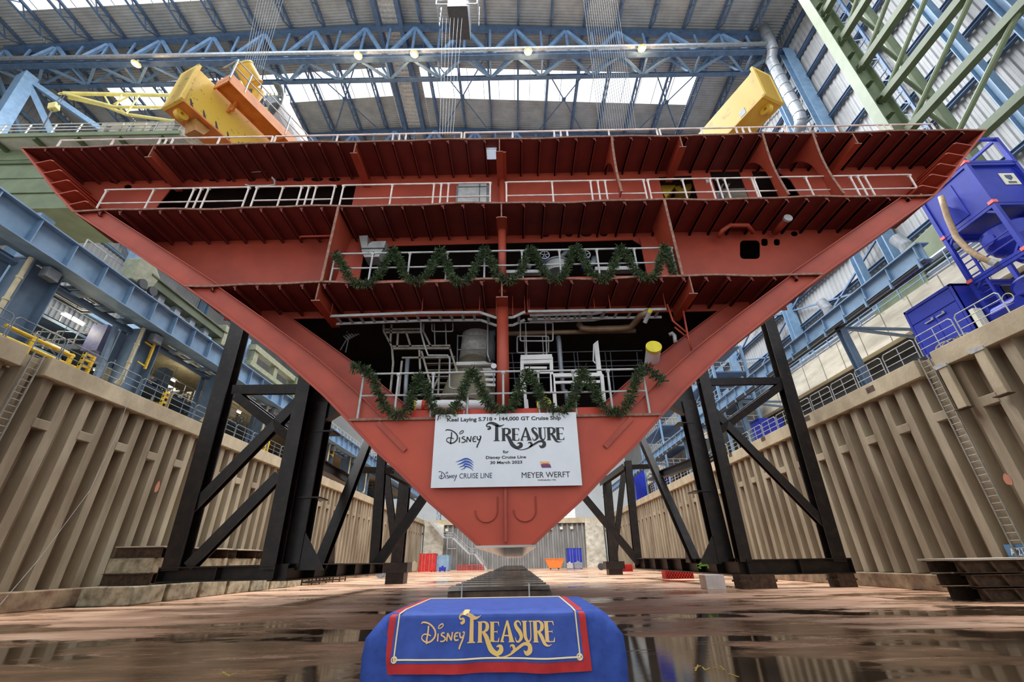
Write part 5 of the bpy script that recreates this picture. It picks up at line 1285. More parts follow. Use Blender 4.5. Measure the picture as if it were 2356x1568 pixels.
for z in (.9, 1.45): m.bar(q0+n*1.03+Vector((0, 0, z)), q0+n*1.03+L_+Vector((0, 0, z)), .05)
for k in (0, 1):
    r0 = q0+L_*k; m.bar(r0+n*1.03+Vector((0, 0, 1.45)), r0+Vector((0, 0, 1.45)), .05)
m.build('handrail', grey, tp_)
m = MB()
for k in range(2): r0 = c+d*1.9+n*(.05+.25*k); m.bar(r0+Vector((0, 0, top-.9)), r0+Vector((0, 0, top+.2))+n*.2, .12)
m.build('support_arm', orange, tp_)
# hook block above
hb_ = PY(572, 172, 14.0); t = thing('hook_block', hb_, 'yellow drum-shaped crane hook block above the left lifting beam', 'hook block')
ax = Vector((-.35, -.62, .55)).normalized(); s1 = ax.cross(Vector((0, 0, 1))).normalized()
m = MB(); m.tube([hb_-ax*.5, hb_+ax*.45], .5, 26); m.build('drum', yellow, t)
m = MB(); m.tube([hb_+ax*.42, hb_+ax*.5], .54, 26); m.build('drum_cap', cream, t)
m = MB(); m.obox(hb_+ax*.515, s1*.13, ax*.008, ax.cross(s1)*.48); m.obox(hb_+ax*.515+s1*.32, s1*.08, ax*.008, ax.cross(s1)*.36); m.build('cap_stripe', darkgrey, t)
m = MB(); q = hb_-ax*.9; m.tube([q, q-Vector((0, 0, .7)), q-Vector((.1, 0, 1.3))], [.3, .2, .14], 12); m.build('swivel', yellow, t)
for i, off in enumerate((.5, 1.2)): m = MB(); q = PY(548+i*18, 196+i*26, 16); m.obox(q, (.22, 0, 0), (0, .15, 0), (0, 0, .25)); tag(m.build('shackle_block', yellow, bevel=.03), 'yellow shackle block behind the orange platform, %s one' % ['upper', 'lower'][i], 'shackle block')
def ropes(lab, pa, pb, n_, spx, spx2, Ya, Yb, grp=None):
    for k in range(n_):
        a = PY(pa[0]+spx*(k-n_/2), pa[1], Ya); b_ = PY(pb[0]+spx2*(k-n_/2), pb[1], Yb)
        m = MB(); m.tube([a, b_], .013 if Yb < 20 else .02, 5); tag(m.build('crane_rope', ropem), lab % nth(k), 'rope', grp)
ropes('thin steel hoist rope above the yellow hook block, %s from the left', (640, -60), (585, 160), 10, 7, 5, 16, 14.2, 'hoist ropes above the left hook block')
ropes('thin steel hoist rope hanging over the centre right deck, %s from the left', (1375, -60), (1425, 300), 16, 5, 5.5, 24, 12, 'hoist ropes above the deck, centre right')
ropes('thin steel hoist rope hanging from the ridge trolley, %s from the left', (1045, 40), (1030, 310), 6, 9, 6, 30, 14, 'hoist ropes below the trolley')
t, c, d, n, bot, top = spreader('worn yellow lifting beam with round lugs, right above the ship deck', (1733, 158), (1765, 220), 13.0, math.radians(-21.8), 11, -1, ((.35, 1), (.5, -1), (2.6, -1)), mat('worn_yellow_beam', (222, 184, 72), .5, scale=1.4, rgb2=(188, 140, 62), thr=(.3, .42), detail=9))
m = MB(); q = c-n*(-.0)+d*1.3+n*.01+Vector((0, 0, bot+.5)); m.obox(q, d*.16, n*.01, (0, 0, .2)); m.build('patch_plate', grey, t)
# ================================================================ sage green gantry crane bridge, left behind the ship
gz0 = PY(50, 480, 24).z; g1 = PY(50, 372, 24).z; g2 = PY(50, 345, 24).z; g3 = PY(50, 306, 24).z
t = thing('gantry_bridge', (-32, 24, gz0), 'huge sage green gantry crane bridge crossing behind the left of the ship', 'gantry crane')
XG0, XG1 = -52, PY(455, 300, 24).x
m = MB(); m.box((XG0, 24, gz0), (-4, 28, lerp(gz0, g1, .97))); m.build('box_girder', green, t)
m = MB(); m.box((XG0, 23.85, lerp(gz0, g1, .93)), (XG1, 24, lerp(gz0, g1, 1.0))); m.box((XG0, 23.9, lerp(gz0, g1, .3)), (XG1, 24, lerp(gz0, g1, .31))); m.box((XG0, 23.95, lerp(gz0, g1, .62)), (XG1, 24, lerp(gz0, g1, .63))); m.build('girder_rib', greendk, t)
m = MB(); m.box((XG0, 24, g1+.25), (-4, 28, g2)); m.box((XG0, 24.6, g1-.3), (-4, 25, g1+.3)); m.build('upper_girder', green, t)
x = XG0
while x < XG1: m = MB(); m.bar((x, 22.8, g2-.15), (x, 24.3, g2-.15), .25, .3); x += 3.4; m.build('cantilever_bracket', greendk, t)
m = MB(); m.box((XG0, 22.8, g2), (XG1, 24.2, g2+.08)); m.build('walkway', mat('walkway_sheet', (176, 176, 166), .6, scale=.8), t)
m = MB(); m.box((XG0, 22.7, g2-.05), (XG1, 22.82, g2+.35)); m.build('toe_beam', green, t)
m = MB(); x = XG0
while x < XG1: m.box((x, 22.72, g2+.3), (x+.07, 22.8, g2+1.5)); x += 2.1
for q in (.75, 1.12, 1.5): m.bar((XG0, 22.76, g2+q), (XG1, 22.76, g2+q), .05)
m.build('handrail', galv, t)
# switch cabinets on the walkway
for k in range(5):
    x = PY(320-k*0+0, 290, 22.5).x-3.9+k*1.9; tt = thing('switch_cabinet', (x, 22.5, g2), 'pale switch cabinet with dark vents on the gantry walkway, %s from the left' % nth(k), 'cabinet', 'switch cabinets on the gantry walkway')
    m = MB(); m.box((x, 23.0, g2+.08), (x+1.75, 24.0, g2+1.9)); m.build('housing', palecon, tt, bevel=.03)
    for q in range(3): m = MB(); m.box((x+.5, 22.97, g2+.7+q*.3), (x+.95, 23.0, g2+.85+q*.3)); m.build('vent', darkgrey, tt)
# yellow jib crane on top of the gantry
t = thing('jib_crane', PY(640, 240, 23), 'pale yellow lattice jib crane pointing left above the gantry bridge', 'jib crane')
tip = PY(146, 215, 21); a1 = PY(385, 219, 23); a2 = PY(385, 247, 23); a3 = PY(395, 278, 23); e1 = PY(650, 222, 23.5); e2 = PY(650, 250, 23.5); mid = PY(290, 263, 22.3)
m = MB(); m.tube([tip, a1, e1], .15, 8); m.build('jib_chord', cream, t)
m = MB(); m.tube([tip, PY(265, 246, 21.8), a2, e2], .12, 8); m.build('jib_chord', cream, t)
m = MB(); m.tube([tip+Vector((.1, .3, -.05)), PY(240, 243, 22.4), mid, a3, e2], .13, 8); m.build('jib_chord', cream, t)
m = MB()
for a, b_ in (((280, 218), (268, 243)), ((295, 222), (262, 240)), ((240, 220), (255, 245)), ((290, 262), (270, 244)), ((320, 219), (290, 262)), ((230, 238), (250, 244))): m.tube([PY(*a, 22), PY(*b_, 22)], .07, 6)
m.build('lacing', cream, t)
hk = PY(124, 246, 21); m = MB(); m.obox(hk, (.28, 0, .1), (0, .2, 0), (-.12, 0, .33)); m.build('hoist_block', cream, t, bevel=.05)
m = MB(); m.tube([tip, hk+Vector((-.15, 0, .3))], .03, 5); m.tube([tip+Vector((.2, 0, 0)), hk+Vector((.25, 0, .25))], .03, 5); m.tube([hk-Vector((0, 0, .3)), PY(112, 268, 21), PY(98, 292, 21.2)], .05, 6); m.build('hoist_rope', ropem, t)
m = MB(); m.tube([tip+Vector((.26*math.cos(a)-.15, .0, .12*math.sin(a))) for a in [2*math.pi*k/12 for k in range(12)]], .04, 5, closed=True); m.build('sheave', cream, t)
# cylindrical machine house and winch behind the left lifting beam
t = thing('machine_house', PY(660, 290, 22), 'grey curved crane machine house with a dark green cabin below', 'machine house')
c = PY(632, 290, 23); m = MB(); A = []; B = []
for k in range(13): a = math.radians(-60+k*12); A.append((c.x+1.5*math.cos(a)*1.0, c.y-2.0, c.z+2.7*math.sin(a))); B.append((c.x+1.5*math.cos(a), c.y+2.5, c.z+2.7*math.sin(a)))
m.slab(A, B, (.1, 0, 0)); m.build('curved_cover', mat('grey_cover', (118, 114, 112), .6, 0), t)
m = MB(); m.box((c.x-1.4, c.y-1.4, c.z-2.6), (c.x+.7, c.y+2, c.z-.9)); m.box((c.x-1.5, c.y-1.5, c.z-.95), (c.x+.8, c.y+2, c.z-.8)); m.box((c.x-.6, 24.2, g2-.1), (c.x+.2, 25, c.z-2.5)); m.build('cabin', mat('cabin_glass_green', (96, 118, 110), .3, .1), t)
m = MB(); q = PY(628, 235, 21.5); m.tube([q, q+Vector((.5, 0, -.9))], .55, 18); m.build('winch_drum', grey, t)
m = MB()
for k in range(6): m.bar(q+Vector((-.8+.3*k, -.3, .7)), q+Vector((-.5+.3*k, .3, -1.2)), .06)
m.bar(q+Vector((-.9, 0, .7)), q+Vector((.9, 0, .7)), .12); m.bar(q+Vector((-.9, .3, .55)), q+Vector((.9, .3, .55)), .12); m.build('winch_frame', grey, t)
m = MB(); q = PY(425, 290, 23); m.tube([q, q+Vector((0, 0, 1.6))], .7, 18); m.tube([q+Vector((0, 0, 1.6)), q+Vector((0, 0, 1.8))], .75, 18)
tag(m.build('round_vent', palecon), 'pale round ventilator with rungs on the gantry under the left lifting beam', 'ventilator')
# ================================================================ green portal crane leg frame on the right
t = thing('crane_leg_frame', (30, 22, 20), 'sage green lattice leg frame of a portal crane, top right', 'crane leg')
CX = 30
m = MB(); m.ibeam((CX, 22.2, 10.7), (CX, 22.2, 62), .85, 1.7, .1, up=(1, 0, 0)); m.build('main_column', green, t)
m = MB()
for z in range(12, 60, 2): m.box((CX-.5, 21.5, z), (CX-.1, 22.9, z+.06))
m.build('stiffener', greendk, t)
hz = [25.3, 29.9, 34.1, 38.4, 42.7, 47.1, 52]
for z in hz: m = MB(); m.bar((CX, 22, z), (CX, 3, z), .55, .55); m.build('cross_member', greendk, t)
m = MB()
for i in range(len(hz)-1):
    m.tube([(CX, 21.6, hz[i]), (CX, 13.5, hz[i+1])], .17, 8); m.tube([(CX, 13.5, hz[i+1]), (CX, 6, hz[i])], .17, 8)
m.build('diagonal', green, t)
m = MB(); m.tube([(CX+4, 22, 10.7), (CX+4, 22, 58)], .45, 12); m.build('rear_column', green, t)
m = MB()
for i in range(len(hz)-1): m.tube([(CX, 20, hz[i]), (CX+4, 22, hz[i])], .14, 6)
m.build('rear_diagonal', green, t)
# stair and cable tower on the right wall
t = thing('cable_tower', (42, 42, 11), 'blue lattice cable tower climbing the right hall wall', 'cable tower')
m = MB()
for y in (27.5, 28.8): m.bar((42.6, y+1.5, 11), (42.6, y+1.5, 74), .25)
m.build('upright', bluedk, t); m = MB()
for z in range(12, 74, 2): m.bar((42.5, 29, z), (42.5, 30.3, z+2), .1); m.bar((42.5, 29, z), (42.5, 30.3, z), .12)
m.build('rung', bluedk, t)
m = MB(); m.box((41.9, 9, ZC), (43.2, 10.6, 70)); tag(m.build('wall_pilaster', mat('pale_grey_pilaster', (166, 166, 164), .6)), 'broad pale grey pilaster on the right hall wall, top right corner', 'pilaster')
for i, (y, z) in enumerate(((12, 44), (7.5, 40))):
    m = MB(); m.box((40.2, y-4, z), (43.2, y, z+.5)); m.box((40.2, y-4, z-2), (40.5, y, z+.5)); tag(m.build('wall_platform', bluedk), 'blue steel platform on the right wall near the frame corner, %s' % ['upper', 'lower'][i], 'platform')
# ================================================================ things under the left runway girder
# heating coil radiator
c = PX(186, 690, -25.2); t = thing('coil_radiator', c, 'black rounded rectangular pipe coil radiator under the left runway girder', 'radiator')
for k in range(6):
    a, b_ = 1.35-.2*k, 1.15-.19*k; m = MB(); pts = []
    for cx_, cz, a0 in ((a-.15, b_-.15, 0), (-a+.15, b_-.15, 90), (-a+.15, -b_+.15, 180), (a-.15, -b_+.15, 270)):
        if a < .3 or b_ < .25: continue
        for q in range(4): g_ = math.radians(a0+q*30); pts.append(c+Vector((cz+.12*math.sin(g_)-0, cx_+.12*math.cos(g_), .0))+Vector((0, 0, .02*k)))
    if len(pts) > 3: m.tube(pts, .055 if k else .09, 6, closed=True); m.build('coil_pipe', darkgrey if k % 2 == 0 else galv, t)
# stair flight and landings
def stairs(lab, x0, y0, z0, x1, y1, z1, w=1.2, mm=None):
    mm = mm or grey; t = thing('steel_stairs', (x0, y0, z0), lab, 'stairs', 'steel stairs in the left bay')
    a, b_ = Vector((x0, y0, z0)), Vector((x1, y1, z1)); sd = Vector((w, 0, 0))
    for s_ in (0, 1): m = MB(); m.bar(a+sd*s_, b_+sd*s_, .06, .28); m.build('stringer', mm, t)
    m = MB(); n_ = int(abs(z1-z0)/.2)
    for k in range(n_+1): c_ = a+(b_-a)*(k/n_); m.box((c_.x, c_.y-.13, c_.z-.02), (c_.x+w, c_.y+.13, c_.z+.01))
    m.build('tread', mm, t)
    for s_ in (0, 1):
        m = MB()
        for q in (.5, 1.0): m.bar(a+sd*s_+Vector((0, 0, q)), b_+sd*s_+Vector((0, 0, q)), .045)
        for k in range(6): c_ = a+(b_-a)*(k/5)+sd*s_; m.bar(c_, c_+Vector((0, 0, 1)), .045)
        m.build('handrail', galv, t)
stairs('steel stairs rising behind the left quay rail, lower flight', -29.5, 27, ZC, -29.5, 22, 13.2)
stairs('steel stairs rising behind the left quay rail, upper flight', -28.2, 22, 13.2, -28.2, 27.5, 15.8)
stairs('steel stairs behind the second left runway column', -31, 36, ZC, -31, 31, 13.6)
def deckp(lab, x0, x1, y0, y1, z):
    t = thing('service_platform', (x0, y0, z), lab, 'platform', 'steel platforms in the left bay')
    m = MB(); m.box((x0, y0, z-.22), (x1, y0+.08, z)); m.box((x0, y1-.08, z-.22), (x1, y1, z)); m.box((x1-.08, y0, z-.22), (x1, y1, z)); m.box((x0, y0, z-.05), (x1, y1, z)); m.build('deck', bluegrey, t)
    m = MB()
    for q in (.55, 1.1): m.bar((x1, y0, z+q), (x1, y1, z+q), .045); m.bar((x0, y0, z+q), (x1, y0, z+q), .045)
    y = y0
    while y <= y1: m.bar((x1, y, z), (x1, y, z+1.1), .045); y += 1.1
    m.build('handrail', galv, t)
    for y in (y0+.2, y1-.2): m = MB(); m.bar((x1-.2, y, ZC), (x1-.2, y, z-.2), .16); m.build('leg', bluegrey, t)
deckp('grey blue steel platform in the first left bay, lower one', -33, -27, 19.5, 23, 12.9)
deckp('grey blue steel platform in the first left bay, upper one', -33, -27.5, 20, 29, 15.0)
deckp('steel platform behind the second left column, laden with white pipework', -30, -25.5, 26.5, 33, 13.1)
deckp('steel platform behind the third left column', -30, -25.5, 35, 44, 13.3)
# sloping post, yellow gates, ladder
m = MB(); m.bar(PX(205, 905, -23.4), PX(268, 748, -23.6), .22); tag(m.build('sloping_post', bluegrey), 'slim grey blue post between the first two left columns', 'post')
def ygate(lab, y, s_=1.0):
    t = thing('yellow_gate', (XL-.2, y, ZC), lab, 'gate', 'yellow bollard gates on the left quay'); mm = mat('safety_yellow', (232, 190, 48), .45)
    for yy in (y, y+.5*s_): m = MB(); m.box((XL-.3, yy, ZC), (XL-.14, yy+.12, ZC+1.1*s_)); m.build('post', mm, t)
    for z in (.35, .7, 1.0): m = MB(); m.box((XL-.27, y, ZC+z*s_), (XL-.17, y+.6*s_, ZC+z*s_+.1)); m.build('rail', mm, t)
for i, y in enumerate((20.2, 26.0, 30.4, 38.6)): ygate('safety yellow gate post on the left quay edge, %s from the front' % nth(i), y)
t = thing('yellow_barrier', (XL-.8, 16, ZC), 'long yellow tube barrier low behind the first left quay rails', 'barrier')
for z, y0, y1 in ((.35, 15.5, 20.5), (.85, 16.8, 20.2)): m = MB(); m.tube([(XL-.7, y0, ZC+z), (XL-.7, y1, ZC+z)], .09, 10); m.build('rail', mat('safety_yellow', (232, 190, 48)), t)
for y in (16, 18, 20): m = MB(); m.box((XL-.78, y, ZC), (XL-.62, y+.16, ZC+.95)); m.build('post', mat('safety_yellow', (232, 190, 48)), t)
def ylad(lab, pa, pb, X):
    t = thing('yellow_ladder', PX(*pa, X), lab, 'ladder', 'yellow ladders beside the left columns'); mm = mat('safety_yellow', (232, 190, 48))
    a, b_ = PX(*pa, X), PX(*pb, X); m = MB(); m.bar(a, b_, .12); m.build('stringer', mm, t)
    for k in range(3): q = a+(b_-a)*(k/2*.9+.05); m = MB(); m.bar(q, q+Vector((-.1, -.6, .1)), .07); m.build('arm', mm, t)
ylad('yellow upright rail beside the second left column', (333, 848), (371, 752), -23.2)
ylad('yellow upright rail beyond the trestle, seen near the bow', (765, 1050), (776, 1003), -23.2)
# cabinets, fluorescent lights, wall panels, pipes
m = MB(); a = PX(256, 800, -25.5); m.box((-26.4, a.y-.9, a.z-.6), (-25.4, a.y+.9, a.z+1.2)); m.prism([(-25.5, a.y-.6, a.z-.6), (-25.5, a.y+.6, a.z-.6), (-25.5, a.y+.3, a.z-1.1), (-25.5, a.y-.3, a.z-1.1)], (-.6, 0, 0)); tag(m.build('hopper', mat('purple_grey_cabinet', (104, 104, 140), .5)), 'purple grey hopper tank behind the first left columns', 'hopper')
tl = mat('tube_light', (255, 250, 214), .4, var=0, emit=((255, 246, 206), 9))
for i, (px, py, X, l) in enumerate(((168, 733, -27, 1.4), (128, 800, -26, 1.4), (232, 855, -26, .9), (398, 873, -26.5, .5), (548, 946, -27, .8), (602, 980, -27, .6))):
    p = PX(px, py, X); t = thing('strip_light', p, 'glowing strip light in the left bay, %s from the front' % nth(i), 'strip light', 'strip lights in the left bay')
    m = MB(); m.box((p.x-.12, p.y-l/2, p.z), (p.x+.12, p.y+l/2, p.z+.1)); m.build('housing', white, t); m = MB(); m.bar((p.x, p.y, p.z), (p.x, p.y, 15.7), .03); m.build('hanger', grey, t); m = MB(); m.tube([(p.x, p.y-l/2, p.z-.05), (p.x, p.y+l/2, p.z-.05)], .06, 8); m.build('tube', tl, t)
    L_ = bpy.data.lights.new('strip_glow', 'POINT'); L_.energy = 60; L_.color = (1, .93, .7); L_.shadow_soft_size = .3; o = bpy.data.objects.new('strip_glow', L_); o.location = p-Vector((-.3, 0, .4)); C.objects.link(o)
m = MB(); y = 12
while y < 105: m.box((-34.2, y, ZC), (-34, y+3.3, 14.6)); y += 3.6
wpn = m.build('wall_left', palecon); struct(wpn)
t = thing('bay_cladding', (-34, 10, 14.8), 'corrugated pale band wall above the left bay workshops', 'cladding')
m = MB(); A = []; B = []; y = 8.0
while y < 108:
    for yy, dx in ((y, 0), (y+.15, 0), (y+.2, .08), (y+.35, .08)): A.append((-34+dx, yy, 14.6)); B.append((-34+dx, yy, 22))
    y += .4
m.strip(A, B); m.build('sheet', clad, t)
m = MB()
for z in (14.7, 17.2, 19.6, 22): m.box((-34, 8, z), (-33.7, 108, z+.3))
m.build('girt', blue, t)
y = 13
while y < 106: m = MB(); m.box((-34, y, ZC), (-33.0, y+1.0, 24)); y += 9.3; m.build('wall_post', blue, t)
m = MB(); m.box((-34, 25, 15.7), (-24.9, 108, 15.85)); struct(m.build('ceiling', mat('beige_bay_ceiling', (178, 164, 134), .7)))
rnd = random.Random(11)
kinds = (('pipe_bundle', 'pipe bundle'), ('valve_station', 'valve station'), ('electric_box', 'electric box'), ('welding_set', 'welding set'), ('tool_trolley', 'tool trolley'))
cols_ = (grey, white, beige, bluegrey, palecon, yellow, cblue, galv)
cn_ = ('grey', 'white', 'beige', 'blue grey', 'pale', 'yellow', 'royal blue', 'silver')
spots = []
for k in range(44):
    y = 15.5+k*1.15; x = rnd.uniform(-27.5, -24.4); kd = kinds[k % 5]; ci = rnd.randrange(8); z0 = ZC-.1
    if 26 < y < 44 and k % 3 == 0: z0 = 13.15
    m = MB()
    if k % 5 == 0:
        for q in range(4): m.tube([(x, y-.8, z0+.12+.22*q), (x, y+.5, z0+.12+.22*q), (x, y+.6, z0+.9+.2*q)], .08, 8)
        m.box((x-.2, y-.6, z0), (x+.2, y-.5, z0+1.0)); m.box((x-.2, y+.3, z0), (x+.2, y+.4, z0+1.0))
    elif k % 5 == 1:
        m.tube([(x, y-.5, z0), (x, y-.5, z0+1.2), (x, y+.4, z0+1.3), (x, y+.4, z0)], .09, 8); m.tube([(x+.15, y+.22*math.cos(a), z0+.9+.22*math.sin(a)) for a in [2*math.pi*q/12 for q in range(12)]], .03, 6, closed=True); m.box((x-.2, y-.2, z0+.2), (x+.2, y+.2, z0+.7))
    elif k % 5 == 2:
        m.box((x-.3, y-.4, z0+.3), (x+.3, y+.4, z0+1.7)); m.box((x+.3, y-.3, z0+.5), (x+.33, y+.3, z0+1.5)); m.box((x-.2, y-.3, z0), (x-.1, y-.2, z0+.3)); m.box((x-.2, y+.2, z0), (x-.1, y+.3, z0+.3))
    elif k % 5 == 3:
        m.box((x-.35, y-.4, z0+.2), (x+.35, y+.4, z0+.9)); m.tube([(x, y-.4, z0+.15), (x, y-.3, z0+.15)], .15, 10); m.tube([(x, y+.3, z0+.15), (x, y+.4, z0+.15)], .15, 10); m.tube([(x, y-.3, z0+.9), (x, y-.3, z0+1.1), (x, y+.3, z0+1.1), (x, y+.3, z0+.9)], .02, 6)
    else:
        for q in (.2, .6, 1.0): m.box((x-.35, y-.5, z0+q), (x+.35, y+.5, z0+q+.06))
        for a in (-.35, .3):
            for b_ in (-.5, .45): m.box((x+a, y+b_, z0), (x+a+.05, y+b_+.05, z0+1.3))
        m.box((x-.2, y-.3, z0+.66), (x+.2, y+.2, z0+.95))
    spots.append(1)
    side = 'near the front' if y < 24 else 'behind the second column' if y < 32 else 'behind the third column' if y < 40 else 'beyond the trestle'
    tag(m.build(kd[0], cols_[ci]), '%s %s on the left quay %s, %s in row' % (cn_[ci], kd[1], side, nth(k)), kd[1])
# white pipework on the platform, exhaust bundle
t = thing('pipework_skid', (-27, 29, 13.1), 'white and silver pipework skid with lamp on the left platform', 'pipework')
for k in range(6): m = MB(); y = 27.5+k*.8; m.tube([(-26.2, y, 13.2), (-26.2, y, 13.6), (-26.2, y+.5, 13.8), (-26.6, y+.9, 13.8)], .12, 8); m.build('bent_pipe', galv, t)
m = MB(); m.box((-27.6, 27, 13.1), (-26.7, 31.5, 14.2)); m.build('casing', white, t)
# green crane traveller on the left runway girder
t = thing('crane_traveller', (XL-.3, 24, 16.75), 'olive green crane end carriage riding on the left runway girder', 'crane carriage')
m = MB(); m.box((XL-.9, 21.7, 17.4), (XL-.1, 29.5, 17.95)); m.box((XL-1.0, 21.7, 17.95), (XL, 29.5, 18.05)); m.build('carriage_beam', greendk, t)
m = MB(); m.prism([(XL-.95, 20.6, 16.9), (XL-.95, 22.0, 16.9), (XL-.95, 22.3, 18.1), (XL-.95, 21.4, 18.9), (XL-.95, 20.6, 18.4)], (.9, 0, 0)); m.build('end_housing', mat('pale_green_grey', (140, 142, 116), .5), t, bevel=.04)
m = MB(); m.prism([(XL-.95, 29.2, 16.9), (XL-.95, 31.2, 16.9), (XL-.95, 31.2, 18.2), (XL-.95, 29.2, 18.6)], (.9, 0, 0)); m.build('end_housing', mat('pale_green_grey', (170, 172, 146)), t, bevel=.04)
for y in (21.3, 22.1, 29.9, 30.7): m = MB(); m.tube([(XL-.1, y, 17.0), (XL+.1, y, 17.0)], .3, 16); m.build('wheel', darkgrey, t)
for y in (23, 24.5, 26, 27.5): m = MB(); m.box((XL-.7, y, 16.75), (XL-.3, y+.5, 17.4)); m.build('support_pad', grey, t)
t = thing('crane_traveller', (XL-.3, 40, 16.75), 'pale green framed crane carriage further along the left runway girder', 'crane carriage')
m = MB(); m.bar((XL-.5, 33.5, 18.8), (XL-.5, 42, 18.8), .7, .5); m.bar((XL-.5, 33.5, 17.3), (XL-.5, 42, 17.3), .6, .4); m.build('side_beam', mat('pale_green_grey', (170, 172, 146)), t)
for y in (34, 37.5, 41.5): m = MB(); m.bar((XL-.5, y, 17.3), (XL-.5, y, 18.8), .6, .5); m.build('upright', mat('pale_green_grey', (170, 172, 146)), t)
m = MB(); m.prism([(XL-1, 41, 16.8), (XL-1, 44, 16.8), (XL-1, 43.4, 18.6), (XL-1, 41, 19)], (1, 0, 0)); m.build('end_housing', green, t)
# walkway frame above the left runway girder
t = thing('runway_walkway', (XL-1.4, 10, 16.7), 'railed service walkway above the left runway girder', 'walkway')
m = MB(); m.box((XL-2.2, 18.5, 16.9), (XL-1.3, 100, 17.0)); m.build('deck', bluegrey, t); m = MB()
for q in (.5, 1.1): m.bar((XL-1.3, 18.5, 17+q), (XL-1.3, 100, 17+q), .05)
y = 18.5
while y < 100: m.bar((XL-1.3, y, 17), (XL-1.3, y, 18.1), .05); m.bar((XL-1.3, y, 16.9), (XL-.6, y+.5, 16.6), .08); y += 1.3
m.build('handrail', galv, t)
m = MB()
for y in (20.9, 33, 45): m.box((XL-1.3, y, 16.7), (XL-.8, y+.6, 19.5))
tag(m.build('service_mast', blue), 'light blue upright housings on the left runway girder', 'housing')
# ================================================================ machinery and fittings inside the open decks
def pt(px, py, y): return PY(px, py, y)
def tray(lab, pts, y, w=.42):
    t = thing('cable_tray', pt(*pts[0], y), lab, 'cable tray', 'ladder cable trays under the second deck'); P = [pt(a, b_, y) for a, b_ in pts]; off = Vector((0, w, .0))
    for o_ in (Vector((0, 0, 0)), off): m = MB(); [m.bar(P[i]+o_, P[i+1]+o_, .03, .07) for i in range(len(P)-1)]; m.build('side_rail', galv, t)
    m = MB(); L_ = 0; d0 = .3
    for i in range(len(P)-1):
        d = P[i+1]-P[i]; n_ = max(1, int(d.length/d0))
        for k in range(n_): q = P[i]+d*((k+.5)/n_); m.bar(q, q+off, .07, .02)
    m.build('rung', galv, t)
    m = MB()
    for i in range(len(P)): m.box((P[i].x-.01, P[i].y, P[i].z), (P[i].x+.01, P[i].y+.02, Z2))
    m.build('hanger', red, t); return t
tray('long galvanised cable ladder under the second deck, left part', [(760, 727), (970, 719), (1103, 718), (1142, 731), (1180, 730), (1208, 717)], 9.75)
tray('long galvanised cable ladder under the second deck, right part', [(1215, 716), (1405, 713), (1533, 711)], 9.75)
tray('short lower cable ladder branching off right of the pillar', [(1219, 725), (1370, 721), (1405, 714)], 9.9, .35)
m = MB()
for a, b_, c_, d_ in (((785, 742), (800, 757), (810, 740), (812, 756)),): pass
t = thing('cable_ladder', pt(800, 790, 12), 'twisted cable ladder hanging in the dark left corner above the lower garland', 'cable ladder')
for off in (0, 1):
    m = MB(); P = [pt(786+14*off, 744+3*off, 11.5), pt(798+14*off, 763-6*off, 11.6), pt(832+4*off, 752+9*off, 11.7), pt(800+2*off, 776+3*off, 11.8), pt(783+12*off, 805+5*off, 12)]
    m.tube(P, .02, 6); m.build('side_rail', galv, t)
for k in range(9): a = k/8; q0 = pt(lerp(790, 832, a), lerp(772, 753, a), 11.7); m = MB(); m.bar(q0, q0+Vector((.12, .1, -.1)), .03); m.build('rung', galv, t)
def framework(lab, bars, y, w, mm, name='platform_structure', cat_='frame', parts='bar'):
    t = thing(name, pt(*bars[0][0], y), lab, cat_)
    for b_ in bars:
        a, c_ = b_[0], b_[1]; ya = y+(b_[2] if len(b_) > 2 else 0); yc = y+(b_[3] if len(b_) > 3 else (b_[2] if len(b_) > 2 else 0))
        m = MB(); m.bar(pt(*a, ya), pt(*c_, yc), w); m.build(parts, mm, t)
    return t
cgal = mat('dull_galvanised', (176, 170, 158), .5, .2, scale=5, rgb2=(134, 126, 112))
framework('galvanised steel platform frame left of the centre pillar, lower deck', [((883, 738), (883, 762)), ((883, 762), (902, 798)), ((885, 758), (968, 757)), ((888, 765), (972, 764)), ((975, 738), (974, 762)), ((974, 762), (992, 798)), ((902, 797), (1036, 795)), ((903, 802), (1037, 801)), ((902, 798), (905, 835)), ((905, 835), (898, 905)), ((925, 830), (917, 910)), ((935, 765), (946, 800)), ((902, 737), (898, 790)), ((916, 765), (914, 800)), ((965, 805), (967, 850)), ((970, 808), (990, 880)), ((1035, 800), (1052, 855)), ((925, 823), (1035, 822))], 11.2, .055, cgal)
for k in range(2):
    m = MB(); x = 995 if k == 0 else 1018
t = thing('steel_steps', pt(1000, 850, 11.6), 'flight of galvanised steps left of the centre pillar, lower deck', 'steps')
for k in range(9): m = MB(); a, b_ = pt(978+k*2.2, 823+k*15, 11.8), pt(1048+k*2.0, 822+k*15, 11.8); m.bar(a, b_, .16, .03); m.build('tread', cgal, t)
m = MB(); m.bar(pt(1012, 820, 11.7), pt(1008, 910, 11.7), .05); m.bar(pt(1008, 870, 11.7), pt(992, 905, 11.7), .05); m.build('stringer', cgal, t)
def hoop(lab, x0, y0, x1, y1, y, legs, yl, mm=galv):
    t = thing('guard_hoop', pt(x0, y1, y), lab, 'guard hoop', 'tube guard hoops on the lower deck'); r = 4; P = []
    for cx, cy, a0 in ((x1-r, y1-r, 0), (x0+r, y1-r, 90), (x0+r, y0+r, 180), (x1-r, y0+r, 270)):
        for k in range(4): a = math.radians(a0+k*30); P.append(pt(cx+r*math.cos(a), cy+r*math.sin(a), y))
    m = MB(); m.tube(P, .022, 8, closed=True); m.build('loop', mm, t)
    for lx in legs: m = MB(); m.tube([pt(lx, y0, y), pt(lx+3, yl, y)], .018, 6); m.build('post', mm, t)
hoop('front tube guard hoop standing over the white box frame', 1197, 742, 1272, 784, 10.6, (1209, 1255), 821)
